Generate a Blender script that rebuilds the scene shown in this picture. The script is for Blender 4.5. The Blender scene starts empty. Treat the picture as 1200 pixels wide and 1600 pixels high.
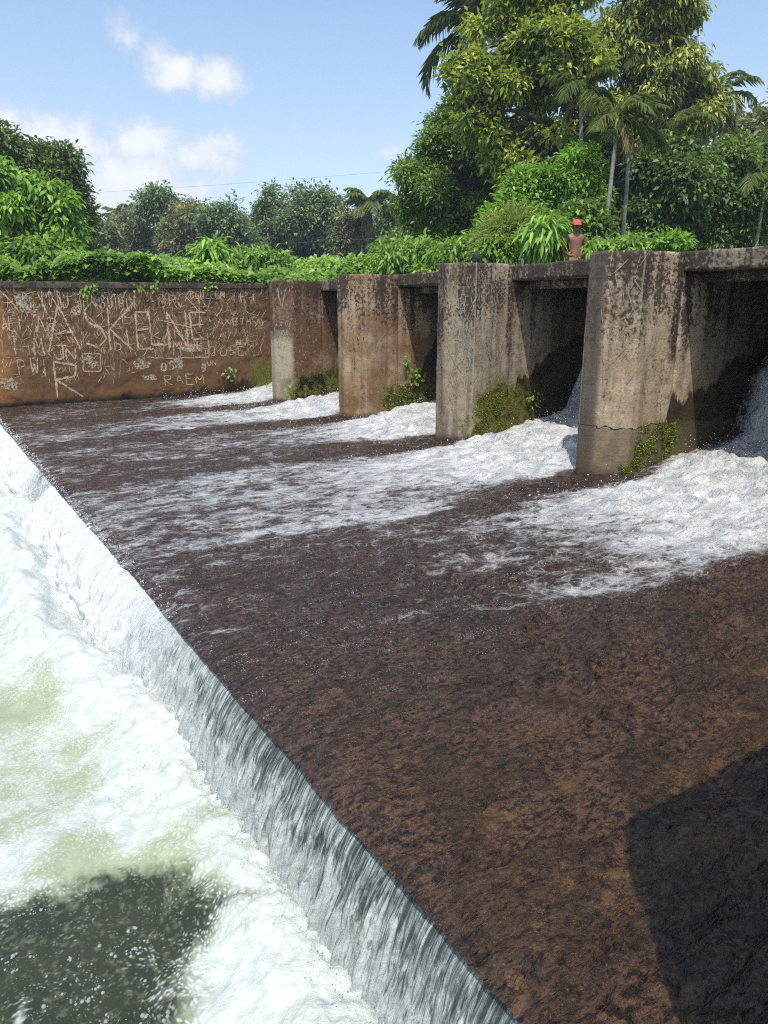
import bpy, math, random
import numpy as np
from mathutils import Vector

# ------------------------------------------------------------------ frame of the place
# X = upstream across the weir, Y = along the row of piers (away from the viewer), Z up.
# Water on the apron lies at z = 0, the lower pool about half a metre below the crest.
sc = bpy.context.scene
col = sc.collection
PITCH, HEAD, EYE, FPX = math.radians(15.1), math.radians(32.2), 1.9, 1150.0
FW = np.array([math.sin(HEAD), math.cos(HEAD)]); RT = np.array([math.cos(HEAD), -math.sin(HEAD)])

# ------------------------------------------------------------------ camera
cam_data = bpy.data.cameras.new('camera')
cam_data.sensor_fit = 'VERTICAL'; cam_data.sensor_height = 24.0
cam_data.lens = FPX / 1600 * 24.0
cam_data.clip_start = 0.05; cam_data.clip_end = 6000
cam = bpy.data.objects.new('camera', cam_data); col.objects.link(cam)
cam.location = (0, 0, EYE)
cam.rotation_euler = (math.pi / 2 - PITCH, 0, -HEAD)
sc.camera = cam

# ------------------------------------------------------------------ light
SUN_EL = math.radians(64)
LIGHT = np.array([0.60, 0.80])                      # heading in which sunlight travels over the ground
sun_data = bpy.data.lights.new('sun', 'SUN')
sun_data.energy = 3.5; sun_data.angle = math.radians(0.53); sun_data.color = (1.0, 0.95, 0.86)
sun = bpy.data.objects.new('sun', sun_data); col.objects.link(sun)
sd = Vector((LIGHT[0] * math.cos(SUN_EL), LIGHT[1] * math.cos(SUN_EL), -math.sin(SUN_EL)))
sun.rotation_euler = sd.to_track_quat('-Z', 'Y').to_euler()
sun.location = (-10, -14, 30)
sc.view_settings.view_transform = 'Standard'; sc.view_settings.look = 'None'
sc.view_settings.exposure = 0.25; sc.view_settings.gamma = 1.0
sc.cycles.max_bounces = 4; sc.cycles.transparent_max_bounces = 12
sc.cycles.caustics_reflective = False; sc.cycles.caustics_refractive = False
sc.cycles.sample_clamp_indirect = 2.5; sc.cycles.sample_clamp_direct = 3.0
sc.cycles.use_denoising = False; sc.cycles.filter_width = 1.15


# ------------------------------------------------------------------ node helper
class Nodes:
    def __init__(s, nt):
        s.nt = nt; s.n = nt.nodes; s.l = nt.links
    def new(s, t, **kw):
        n = s.n.new(t)
        for k, v in kw.items(): setattr(n, k, v)
        return n
    def put(s, sock, v):
        if v is None: return
        if isinstance(v, bpy.types.NodeSocket): s.l.new(v, sock)
        elif sock.type == 'RGBA' and len(v) == 3: sock.default_value = (*v, 1)
        else: sock.default_value = v
    def math(s, op, a, b=0.0, c=0.0, clamp=False):
        n = s.new('ShaderNodeMath', operation=op); n.use_clamp = clamp
        for i, v in enumerate((a, b, c)): s.put(n.inputs[i], v)
        return n.outputs[0]
    def vmath(s, op, a, b=(0, 0, 0)):
        n = s.new('ShaderNodeVectorMath', operation=op)
        s.put(n.inputs[0], a); s.put(n.inputs[1], b)
        return n.outputs['Value'] if op in ('DOT_PRODUCT', 'LENGTH') else n.outputs[0]
    def scale(s, v, xyz, loc=(0, 0, 0), rot=(0, 0, 0)):
        n = s.new('ShaderNodeMapping'); s.put(n.inputs['Vector'], v)
        n.inputs['Scale'].default_value = xyz; n.inputs['Location'].default_value = loc; n.inputs['Rotation'].default_value = rot
        return n.outputs[0]
    def noise(s, v, scale, detail=4.0, rough=0.55, dist=0.0, color=False):
        n = s.new('ShaderNodeTexNoise'); s.put(n.inputs['Vector'], v)
        n.inputs['Scale'].default_value = scale; n.inputs['Detail'].default_value = detail
        n.inputs['Roughness'].default_value = rough; n.inputs['Distortion'].default_value = dist
        return n.outputs['Color' if color else 'Fac']
    def voro(s, v, scale, feature='F1', out='Distance', rand=1.0):
        n = s.new('ShaderNodeTexVoronoi', feature=feature); s.put(n.inputs['Vector'], v)
        n.inputs['Scale'].default_value = scale; n.inputs['Randomness'].default_value = rand
        return n.outputs[out]
    def step(s, v, lo, hi, a=0.0, b=1.0, smooth=True):
        n = s.new('ShaderNodeMapRange'); n.interpolation_type = 'SMOOTHSTEP' if smooth else 'LINEAR'
        s.put(n.inputs['Value'], v); s.put(n.inputs['From Min'], lo); s.put(n.inputs['From Max'], hi)
        s.put(n.inputs['To Min'], a); s.put(n.inputs['To Max'], b)
        return n.outputs[0]
    def mix(s, f, a, b, mode='MIX'):
        n = s.new('ShaderNodeMix', data_type='RGBA', blend_type=mode)
        s.put(n.inputs[0], f); s.put(n.inputs[6], a); s.put(n.inputs[7], b)
        return n.outputs[2]
    def attr(s, name, out='Fac'):
        return s.new('ShaderNodeAttribute', attribute_name=name).outputs[out]
    def xyz(s, v):
        n = s.new('ShaderNodeSeparateXYZ'); s.put(n.inputs[0], v); return n.outputs
    def bump(s, h, strength=0.5, dist=0.01, normal=None):
        n = s.new('ShaderNodeBump'); s.put(n.inputs['Height'], h)
        s.put(n.inputs['Strength'], strength); n.inputs['Distance'].default_value = dist
        if normal is not None: s.put(n.inputs['Normal'], normal)
        return n.outputs[0]


def material(name):
    m = bpy.data.materials.new(name); m.use_nodes = True
    N = Nodes(m.node_tree)
    P = [n for n in N.n if n.type == 'BSDF_PRINCIPLED'][0]
    O = [n for n in N.n if n.type == 'OUTPUT_MATERIAL'][0]
    return m, N, P, O


def simple(name, c, rough=0.7, var=0.25, scale=14.0, bump=0.2):
    m, N, P, O = material(name)
    v = N.new('ShaderNodeTexCoord').outputs['Object']
    n = N.noise(v, scale, 5)
    N.put(P.inputs['Base Color'], N.mix(N.step(n, .3, .7), tuple(x * (1 - var) for x in c), tuple(min(1, x * (1 + var)) for x in c)))
    P.inputs['Roughness'].default_value = rough
    if bump: N.put(P.inputs['Normal'], N.bump(N.noise(v, scale * 2.5, 5), bump, .01))
    return m


# ------------------------------------------------------------------ sky
def build_sky():
    w = bpy.data.worlds.new('World'); sc.world = w; w.use_nodes = True
    N = Nodes(w.node_tree)
    bg = [n for n in N.n if n.type == 'BACKGROUND'][0]; out = [n for n in N.n if n.type == 'OUTPUT_WORLD'][0]
    sky = N.new('ShaderNodeTexSky', sky_type='NISHITA'); sky.sun_disc = False
    sky.sun_elevation = SUN_EL; sky.sun_rotation = math.atan2(-LIGHT[0], -LIGHT[1])
    sky.air_density = 1.0; sky.dust_density = 2.0; sky.ozone_density = 1.5; sky.altitude = 20
    bg.inputs['Strength'].default_value = 0.13
    d = N.new('ShaderNodeTexCoord').outputs['Generated']
    d = N.vmath('NORMALIZE', d)
    az = N.math('ARCTAN2', N.vmath('DOT_PRODUCT', d, (RT[0], RT[1], 0)), N.vmath('DOT_PRODUCT', d, (FW[0], FW[1], 0)))
    el = N.math('ARCSINE', N.xyz(d)[2])
    veil = N.mix(N.step(el, math.radians(2), math.radians(30)), (1.9, 2.15, 2.2), (.42, 1.05, 1.95))   # thin humid haze over the whole sky
    N.put(bg.inputs['Color'], N.mix(1.0, sky.outputs[0], veil, 'ADD'))
    warp = N.noise(d, 15, 7, .62)
    fine = N.noise(d, 42, 6, .65)
    nz = N.math('ADD', N.math('MULTIPLY', N.math('SUBTRACT', warp, .5), 1.7), N.math('MULTIPLY', N.math('SUBTRACT', fine, .5), .8))
    puffs = [  # azimuth, elevation (deg), half widths, weight
        (-14.0, 15.5, 1.7, .95, 1.0), (-11.6, 15.2, 1.4, 1.0, 1.0), (-15.4, 16.1, 1.2, .8, .85), (-17.0, 16.8, .9, .9, .6),
        (-20.6, 10.8, 2.6, 1.3, 1.1), (-16.9, 10.9, 2.3, 1.4, 1.1), (-13.2, 10.4, 2.6, 1.1, .9), (-18.0, 9.0, 4.5, 1.7, 1.0), (-24.5, 10.6, 2.8, 1.3, 1.1), (-28.5, 9.6, 3.5, 1.6, 1.1), (-22.0, 8.6, 4.5, 1.6, 1.0), (-26.0, 11.4, 3.0, 1.1, 1.15), (-22.6, 11.2, 2.4, 1.2, 1.1),
        (-14.2, 8.0, 1.8, 1.3, 1.0), (-20, 6.5, 6.0, 2.0, .9), (-32.0, 11.0, 5.0, 2.0, 1.0), (23.6, 10.6, 2.6, 1.2, .85), (28.0, 11.5, 4.0, 1.8, .8),
        (.3, 11.0, .8, .5, .5), (-48, 12, 8, 4, 1), (48, 10, 9, 4, 1), (80, 14, 12, 4, 1), (-90, 13, 14, 5, 1), (150, 12, 15, 5, 1), (-150, 14, 14, 5, 1)]
    m = None
    for a, e, wa, we, k in puffs:
        x = N.math('DIVIDE', N.math('SUBTRACT', az, math.radians(a)), math.radians(wa * 1.45))
        y = N.math('DIVIDE', N.math('SUBTRACT', el, math.radians(e)), math.radians(we * 1.4))
        r = N.math('SQRT', N.math('ADD', N.math('MULTIPLY', x, x), N.math('MULTIPLY', y, y)))
        b = N.math('MULTIPLY', N.math('SUBTRACT', 1.15, r), k)
        m = b if m is None else N.math('SMOOTH_MAX', m, b, .35)
    dens = N.math('ADD', m, nz)
    alpha = N.math('MULTIPLY', N.step(dens, -.12, .85), .90)
    c = N.mix(N.step(N.math('ADD', N.math('MULTIPLY', dens, .6), N.math('MULTIPLY', fine, .7)), .2, 1.2), (.58, .66, .79), (.93, .95, .99))
    bg2 = N.new('ShaderNodeBackground'); N.put(bg2.inputs['Color'], c); bg2.inputs['Strength'].default_value = .92
    mx = N.new('ShaderNodeMixShader'); N.put(mx.inputs[0], alpha)
    N.l.new(bg.outputs[0], mx.inputs[1]); N.l.new(bg2.outputs[0], mx.inputs[2]); N.l.new(mx.outputs[0], out.inputs[0])


build_sky()


# ------------------------------------------------------------------ geometry helpers
def at(px, py, depth):
    """a place in the world from a sight line and a distance (metres ahead of the viewer)"""
    a, b = px - 600, 800 - py
    f = FPX * math.cos(PITCH) + b * math.sin(PITCH)
    z = -FPX * math.sin(PITCH) + b * math.cos(PITCH)
    t = depth / f
    p = RT * a * t + FW * depth
    return np.array([p[0], p[1], EYE + z * t])


def ground_at(px, py, z=0.0):
    a, b = px - 600, 800 - py
    f = FPX * math.cos(PITCH) + b * math.sin(PITCH)
    dz = -FPX * math.sin(PITCH) + b * math.cos(PITCH)
    t = (z - EYE) / dz
    p = RT * a * t + FW * f * t
    return p


def on_plane_y(px, py, y):
    a, b = px - 600, 800 - py
    f = FPX * math.cos(PITCH) + b * math.sin(PITCH)
    dz = -FPX * math.sin(PITCH) + b * math.cos(PITCH)
    d = RT * a + FW * f
    t = y / d[1]
    return d[0] * t, EYE + dz * t


def mesh_obj(name, V, faces, mat=None, parent=None, smooth=False, attrs=None, uv=None, loc=None):
    """V: (n,3); faces: list of int arrays (m,k). Links ONE mesh object."""
    V = np.asarray(V, dtype=np.float32).reshape(-1, 3)
    me = bpy.data.meshes.new(name)
    faces = [np.asarray(f, dtype=np.int32) for f in faces if len(f)]
    nl = sum(f.size for f in faces); nf = sum(len(f) for f in faces)
    me.vertices.add(len(V)); me.vertices.foreach_set('co', V.ravel())
    me.loops.add(nl); me.polygons.add(nf)
    idx = np.concatenate([f.ravel() for f in faces])
    tot = np.concatenate([np.full(len(f), f.shape[1], np.int32) for f in faces])
    start = np.concatenate([[0], np.cumsum(tot)[:-1]]).astype(np.int32)
    me.loops.foreach_set('vertex_index', idx)
    me.polygons.foreach_set('loop_start', start)
    me.polygons.foreach_set('loop_total', tot)
    if smooth: me.polygons.foreach_set('use_smooth', np.ones(nf, dtype=bool))
    me.update(calc_edges=True); me.validate()
    for k, a in (attrs or {}).items():
        at_ = me.attributes.new(k, 'FLOAT', 'POINT'); at_.data.foreach_set('value', np.asarray(a, dtype=np.float32).ravel())
    if uv is not None:
        l = me.uv_layers.new(name='UVMap'); l.data.foreach_set('uv', np.asarray(uv, np.float32)[idx].ravel())
    o = bpy.data.objects.new(name, me); col.objects.link(o)
    if mat: me.materials.append(mat)
    if parent: o.parent = parent
    if loc is not None: o.location = loc
    return o


def empty(name, loc, rz=0.0):
    o = bpy.data.objects.new(name, None); col.objects.link(o)
    o.location = loc; o.rotation_euler = (0, 0, rz); o.empty_display_size = .3
    return o


def tag(o, label=None, cat=None, group=None, kind=None):
    if label: o['label'] = label
    if cat: o['category'] = cat
    if group: o['group'] = group
    if kind: o['kind'] = kind
    return o


def grid_faces(nr, nc):
    i = np.arange((nr - 1) * (nc - 1)); r, c = i // (nc - 1), i % (nc - 1)
    a = r * nc + c
    return np.stack([a, a + 1, a + nc + 1, a + nc], 1)


class Shape:
    def __init__(s): s.V = []; s.F = {3: [], 4: []}; s.n = 0; s.A = []
    def add(s, V, F, a=None):
        V = np.asarray(V, float).reshape(-1, 3)
        for f in F if isinstance(F, list) else [F]:
            f = np.asarray(f)
            if len(f): s.F[f.shape[1]].append(f + s.n)
        s.V.append(V); s.A.append(np.full(len(V), .5) if a is None else np.broadcast_to(a, len(V))); s.n += len(V)
    def tube(s, pts, rad, k=7, cap=True, a=None):
        pts = np.asarray(pts, float); n = len(pts)
        rad = np.broadcast_to(np.asarray(rad, float), n)
        t = np.gradient(pts, axis=0); t /= np.linalg.norm(t, axis=1)[:, None] + 1e-9
        ref = np.array([0, 0, 1.0]) if abs(t[0, 2]) < .9 else np.array([1.0, 0, 0])
        x = np.cross(t, ref); x /= np.linalg.norm(x, axis=1)[:, None] + 1e-9
        y = np.cross(t, x)
        an = np.linspace(0, 2 * np.pi, k, endpoint=False)
        V = pts[:, None] + rad[:, None, None] * (np.cos(an)[None, :, None] * x[:, None] + np.sin(an)[None, :, None] * y[:, None])
        i = np.arange(n - 1)[:, None] * k; j = np.arange(k)[None]
        jj = (j + 1) % k
        F = np.stack([i + j, i + jj, i + k + jj, i + k + j], -1).reshape(-1, 4)
        V = V.reshape(-1, 3); T = []
        if cap:
            V = np.vstack([V, pts[:1], pts[-1:]]); j = np.arange(k); c0, c1 = n * k, n * k + 1
            T = np.vstack([np.stack([(j + 1) % k, j, np.full(k, c0)], 1), np.stack([(n - 1) * k + j, (n - 1) * k + (j + 1) % k, np.full(k, c1)], 1)])
        s.add(V, [F, T] if cap else [F], a)
    def build(s, name, mat=None, parent=None, smooth=True, loc=None, tone=False):
        F = [np.vstack(f) for f in s.F.values() if f]
        V = np.vstack(s.V)
        if loc is not None: V = V - np.asarray(loc)
        return mesh_obj(name, V, F, mat, parent, smooth, {'tone': np.concatenate(s.A)} if tone else None, loc=None if parent else loc)


# ------------------------------------------------------------------ numpy noise
def _hash(ix, iy, seed):
    h = (ix.astype(np.int64) * 374761393 + iy.astype(np.int64) * 668265263 + seed * 2147483647) & 0xffffffff
    h = ((h ^ (h >> 13)) * 1274126177) & 0xffffffff
    h = ((h ^ (h >> 16)) * 2246822519) & 0xffffffff
    return ((h ^ (h >> 15)) & 0xffffff) / float(0xffffff)


def vnoise(x, y, seed=0):
    x0, y0 = np.floor(x), np.floor(y); fx, fy = x - x0, y - y0
    sx, sy = fx * fx * fx * (fx * (fx * 6 - 15) + 10), fy * fy * fy * (fy * (fy * 6 - 15) + 10)
    a, b = _hash(x0, y0, seed), _hash(x0 + 1, y0, seed)
    c, d = _hash(x0, y0 + 1, seed), _hash(x0 + 1, y0 + 1, seed)
    return (a + (b - a) * sx) * (1 - sy) + (c + (d - c) * sx) * sy


def fbm(x, y, oct=4, seed=0, gain=.5):
    s = 0; a = 1; t = 0
    for k in range(oct):
        s = s + a * vnoise(x * 2 ** k + 17.3 * k, y * 2 ** k - 9.1 * k, seed + k); t += a; a *= gain
    return s / t


def sstep(x, a, b):
    t = np.clip((x - a) / (b - a), 0, 1); return t * t * (3 - 2 * t)


def interp(x, xs, ys): return np.interp(x, xs, ys)


def spaced(y0, y1, k, mn, mx):
    """spacing that grows with the distance from the viewer"""
    out = [y0]
    while out[-1] < y1: out.append(out[-1] + min(mx, max(mn, k * math.hypot(out[-1], 2.2))))
    return np.array(out)


# ------------------------------------------------------------------ weir data
PIER_Y = [2.95, 6.0, 8.87, 11.90, 14.90]     # centres along the row (the first stands just outside the picture)
NOSE_X, DECK_X, BACK_X = 6.57, 7.55, 10.3
WALL_Y, TOP = 17.3, 2.56
CREST_X = 1.25
BAYS = [(PIER_Y[i] + .4, (PIER_Y + [WALL_Y + .4])[i + 1] - .4) for i in range(5)]
POOL_Z = -0.59


# ------------------------------------------------------------------ water materials
def water_colour_flecks(N, v):
    """bed of brown algae and gravel seen through shallow water, with sky reflections painted in"""
    w = N.new('ShaderNodeVectorMath', operation='SCALE'); N.put(w.inputs[0], N.noise(v, 14, 3, .6, color=True)); w.inputs['Scale'].default_value = .055
    q = N.vmath('ADD', v, w.outputs[0])
    a = N.noise(N.scale(q, (.75, 1.15, 1)), 27, 8, .74)
    b = N.noise(N.scale(v, (.6, 1.3, 1)), 2.6, 6, .64)
    near = N.step(N.xyz(v)[1], 1.2, 4.2, 1, 0)
    c = N.mix(N.step(a, .40, .60), (.012, .009, .008), N.mix(near, (.092, .052, .036), (.112, .059, .030)))
    c = N.mix(N.math('MULTIPLY', N.step(N.noise(N.scale(q, (.8, 1.2, 1)), 52, 7, .78), .54, .65), N.step(b, .36, .62, .30, 1)), c, N.mix(near, (.17, .085, .05), (.235, .115, .046)))
    c = N.mix(N.math('MULTIPLY', N.step(N.noise(q, 24, 7, .72), .54, .63), N.step(b, .35, .6, .55, .28)), c, (.009, .010, .014))  # dark bluish patches: ripple facets reflecting the sky, painted into the bed
    c = N.mix(N.math('MULTIPLY', N.step(b, .50, .66), N.math('MULTIPLY', near, .45)), c, (.115, .066, .022))
    return c


def mat_apron():
    m, N, P, O = material('apron_water')
    v = N.new('ShaderNodeTexCoord').outputs['Object']
    f = N.attr('foam')
    bed = water_colour_flecks(N, v)
    dp = N.step(N.math('ADD', N.attr('depth'), N.math('MULTIPLY', N.math('SUBTRACT', N.noise(N.scale(v, (1, 1.5, 1)), 22, 6, .7), .5), .9)), .25, .85)
    bed = N.mix(N.math('MULTIPLY', dp, .48), bed, (.026, .016, .010))      # deeper water takes more light
    vs = N.scale(v, (.62, 1, 1))
    wv = N.vmath('ADD', vs, N.vmath('SCALE', N.noise(vs, 4, 3, .5, color=True)))
    wn = N.new('ShaderNodeVectorMath', operation='SCALE'); N.put(wn.inputs[0], N.noise(vs, 3.5, 3, .5, color=True)); wn.inputs['Scale'].default_value = .22
    wv = N.vmath('ADD', vs, wn.outputs[0])
    n1 = N.noise(wv, 7.5, 9, .66)
    cell = N.voro(wv, 17, 'DISTANCE_TO_EDGE')
    n2 = N.math('ADD', N.math('MULTIPLY', n1, .88), N.math('MULTIPLY', N.step(cell, .0, .16, 1, 0), .09))
    thr = N.step(f, 0, 1, .78, .16, smooth=False)
    fm = N.step(N.math('SUBTRACT', n2, thr), -.085, .15)
    grain = N.noise(v, 130, 4, .7)
    fm = N.math('MULTIPLY', fm, N.step(grain, .34, .56, N.step(f, .35, .95, .25, .96), 1.0))
    fm = N.math('MULTIPLY', fm, N.step(f, .2, .9, .80, 1.0))
    # single bubbles drifting on the bare water
    bub = N.math('MAXIMUM', N.step(N.voro(v, 46, 'F1'), .10, .25, 1, 0), N.step(N.voro(v, 90, 'F1'), .12, .30, 1, 0))
    keep = N.step(N.noise(N.scale(v, (.7, 1, 1)), 9, 7, .78), .49, .57)
    dots = N.math('MULTIPLY', N.math('MULTIPLY', bub, keep), N.step(f, .06, .20))
    fm = N.math('MAXIMUM', fm, N.math('MULTIPLY', dots, .9))
    fc = N.mix(N.step(N.noise(wv, 5.5, 7, .66), .36, .60), (.35, .365, .375), (.63, .625, .605))
    fc = N.mix(N.math('MULTIPLY', N.step(N.noise(v, 60, 5, .7), .48, .66), .35), fc, (.66, .67, .67))
    N.put(P.inputs['Base Color'], N.mix(fm, bed, fc))
    N.put(P.inputs['Roughness'], N.step(fm, 0, .7, .07, .75))
    N.put(P.inputs['Specular IOR Level'], N.step(fm, 0, 1, .82, .3))
    rip = N.math('ADD', N.noise(N.scale(v, (.75, 1.2, 1)), 26, 5, .6, .6), N.math('MULTIPLY', N.noise(v, 85, 4, .6), .35))
    swell = N.noise(N.scale(wv, (.8, 1.7, 1)), 6.5, 4, .55, .8)
    nb = N.bump(rip, .9, .024, N.bump(swell, .8, .10))
    lump = N.math('ADD', N.math('MULTIPLY', fm, .6), N.math('MULTIPLY', N.noise(wv, 34, 6, .66), .45))
    N.put(P.inputs['Normal'], N.bump(lump, .7, .014, nb))
    P.inputs['IOR'].default_value = 1.33
    return m


def mat_fall():
    m, N, P, O = material('falling_water')
    uvn = N.new('ShaderNodeUVMap'); uvn.uv_map = 'UVMap'
    uv = uvn.outputs[0]
    x = N.xyz(uv); down = x[1]; aer = N.attr('foam')
    lean = N.new('ShaderNodeCombineXYZ')
    N.put(lean.inputs[0], N.math('ADD', x[0], N.math('MULTIPLY', N.noise(N.scale(uv, (3, 3, 1)), 1.0, 2), .06))); N.put(lean.inputs[1], down)
    uvw = lean.outputs[0]
    s1 = N.noise(N.scale(uvw, (56, 2.6, 1)), 1.0, 7, .68, .75)
    s2 = N.noise(N.scale(uvw, (120, 7.0, 1)), 1.0, 6, .68, 1.0)
    br = N.noise(N.scale(uvw, (16, 9, 1)), 1.0, 6, .65, .8)
    st = N.math('ADD', N.math('ADD', N.math('MULTIPLY', s1, .60), N.math('MULTIPLY', s2, .40)), N.math('MULTIPLY', N.math('SUBTRACT', br, .5), .35))
    st = N.math('ADD', st, N.math('MULTIPLY', N.step(down, .08, .42), .17))
    st = N.math('ADD', st, N.math('MULTIPLY', N.step(aer, .25, 1), .24))
    wm = N.math('MAXIMUM', N.step(st, .525, .60), N.math('MULTIPLY', N.step(aer, .72, 1.0), N.step(br, .25, .5, .55, 1)))
    dark = N.mix(N.noise(uv, 5, 4), (.030, .040, .043), (.085, .102, .102))
    mid = N.mix(N.step(s2, .35, .65), (.15, .18, .18), (.32, .36, .35))
    c = N.mix(N.step(st, .44, .54), dark, mid)
    c = N.mix(wm, c, N.mix(N.step(br, .3, .7), (.36, .40, .39), (.60, .63, .62)))
    c = N.mix(N.math('MULTIPLY', N.step(aer, .55, 1.0), N.step(br, .3, .6, .45, .9)), c, (.80, .82, .81))
    N.put(P.inputs['Base Color'], c)
    N.put(P.inputs['Roughness'], N.step(wm, 0, 1, .06, .5))
    P.inputs['IOR'].default_value = 1.33
    hb = N.math('ADD', N.math('MULTIPLY', s1, .7), N.math('MULTIPLY', s2, .5))
    nb = N.bump(hb, .8, .035)
    N.put(P.inputs['Normal'], N.bump(N.noise(N.scale(uvw, (120, 40, 1)), 1.0, 4, .6), .5, .008, nb))
    return m


def mat_pool():
    m, N, P, O = material('pool_water')
    v = N.new('ShaderNodeTexCoord').outputs['Object']
    f = N.attr('foam'); tint = N.attr('tint')
    wn = N.new('ShaderNodeVectorMath', operation='SCALE'); N.put(wn.inputs[0], N.noise(v, 4, 3, .5, color=True)); wn.inputs['Scale'].default_value = .2
    wv = N.vmath('ADD', v, wn.outputs[0])
    n1 = N.noise(wv, 8, 9, .68)
    cell = N.voro(wv, 55, 'F1'); cell2 = N.voro(wv, 95, 'F1')
    n2 = N.math('ADD', N.math('MULTIPLY', n1, .72), N.math('MULTIPLY', N.step(cell, .1, .6, 1, 0), .26))
    thr = N.step(f, 0, 1, .90, .16, smooth=False)
    fm = N.step(N.math('SUBTRACT', n2, thr), -.20, .22)
    fm = N.math('MULTIPLY', fm, N.step(cell2, .25, .75, 1, N.step(f, .35, .9, .45, .97)))
    deep = N.mix(N.noise(v, 6, 5, .6), (.018, .026, .014), (.052, .056, .028))
    deep = N.mix(N.step(N.noise(v, 26, 5, .65), .5, .7), deep, (.105, .112, .066))
    aerated = N.mix(N.noise(wv, 7, 5, .65), (.22, .25, .14), (.42, .47, .31))
    tn = N.step(N.math('ADD', tint, N.math('MULTIPLY', N.math('SUBTRACT', N.noise(N.scale(wv, (1.6, .8, 1)), 9, 7, .68), .5), 1.0)), .25, .8)
    under = N.mix(tn, deep, aerated)
    white = N.mix(N.step(N.noise(wv, 13, 9, .74), .38, .60), (.45, .485, .455), (.58, .605, .575))
    white = N.mix(N.math('MULTIPLY', N.step(N.noise(v, 2.6, 4, .6), .45, .7), .35), white, (.56, .60, .47))
    N.put(P.inputs['Base Color'], N.mix(fm, under, white))
    N.put(P.inputs['Roughness'], N.step(fm, 0, .7, .06, .6))
    P.inputs['IOR'].default_value = 1.33
    nb = N.bump(N.noise(N.scale(v, (1, 1, 1)), 18, 5, .6, .5), .4, .02)
    hb = N.math('ADD', N.math('MULTIPLY', N.step(cell2, .0, .7, 1, 0), fm), N.math('MULTIPLY', N.noise(v, 150, 4, .7), .7))
    N.put(P.inputs['Normal'], N.bump(hb, .35, .006, nb))
    return m


def foam_on_apron(X, Y):
    f = np.zeros_like(X)
    along = lambda pts: interp(X, [p[0] for p in pts], [p[1] for p in pts])
    wob = (fbm(X * .9, Y * .9, 3, 5) - .5) * .55
    Yw = Y + wob
    specs = [  # near edge, far edge, strength along the flow (x falls downstream)
        ([(2.5, 3.35), (4, 3.1), (6.5, 3.15)], [(2.5, 5.2), (4.5, 5.5), (6.5, 5.62)], [(2.0, .18), (3.1, .36), (3.7, .52), (4.6, .66), (5.6, .85), (6.6, 1.0), (8, 1.05)]),
        ([(1.2, 5.75), (3, 5.75), (5, 5.85), (6.6, 6.35)], [(1.2, 8.6), (4, 8.65), (6.6, 8.55)], [(1.2, .60), (2.2, .60), (3.2, .64), (4.3, .74), (5.2, .86), (6.2, 1.0), (8, 1.05)]),
        ([(1.2, 9.5), (3, 9.7), (5, 9.6), (6.6, 9.25)], [(1.2, 11.3), (4, 11.5), (6.6, 11.55)], [(1.2, .48), (2.5, .52), (4, .60), (5.5, .72), (6.4, .92), (8, 1.05)]),
        ([(1.2, 12.0), (4, 12.1), (6.6, 12.25)], [(1.2, 13.4), (3, 14.0), (6.6, 14.55)], [(1.2, .50), (2.5, .56), (4, .64), (5.5, .76), (6.4, .95), (8, 1.05)]),
        ([(1.2, 14.6), (4, 14.9), (6.6, 15.25)], [(1.2, 15.6), (4, 16.4), (6.6, 17.2), (8, 17.6)], [(1.2, .12), (3, .30), (4.2, .55), (5.5, .85), (6.4, .98), (8, 1.05)])]
    for k, (ne, fe, st) in enumerate(specs):
        e0, e1, s = along(ne), along(fe), along(st)
        soft = .22 if k != 1 else .14
        band = sstep(Yw, e0 - soft, e0 + soft) * (1 - sstep(Yw, e1 - .35, e1 + .35))
        if k < 2: s = s + .16 * np.exp(-((Yw - e0 - .2) / .22) ** 2) * sstep(X, 1.5, 3.2)
        f = np.maximum(f, band * s)
    # thin scatter of flecks everywhere beyond the bare near water
    thin = .30 * sstep(Y, 2.0, 4.4) + .06
    thin = thin * (.55 + .9 * fbm(X * .8, Y * 1.3, 3, 31))
    f = np.maximum(f, thin * (1 - .7 * sstep(X, 5.6, 6.6)))
    f += (fbm(X * 1.6, Y * 2.6, 4, 77) - .5) * .42 * sstep(f, .12, .5)
    # brown wake in the lee of each pier
    for c in PIER_Y[:-1]:
        w = .26 + .12 * (NOSE_X - X)
        lee = np.exp(-((Y - c + .05 * (NOSE_X - X)) / np.maximum(w, .1)) ** 2) * sstep(X, 3.6, 5.9) * (1 - sstep(X, 6.55, 6.8))
        f = f * (1 - .85 * lee)
    f = f * interp(X, [1, 4.5, 6.0, 7.0, 12], [.86, .85, .92, 1.0, 1.0])
    return np.clip(f, 0, 1.05)


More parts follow.
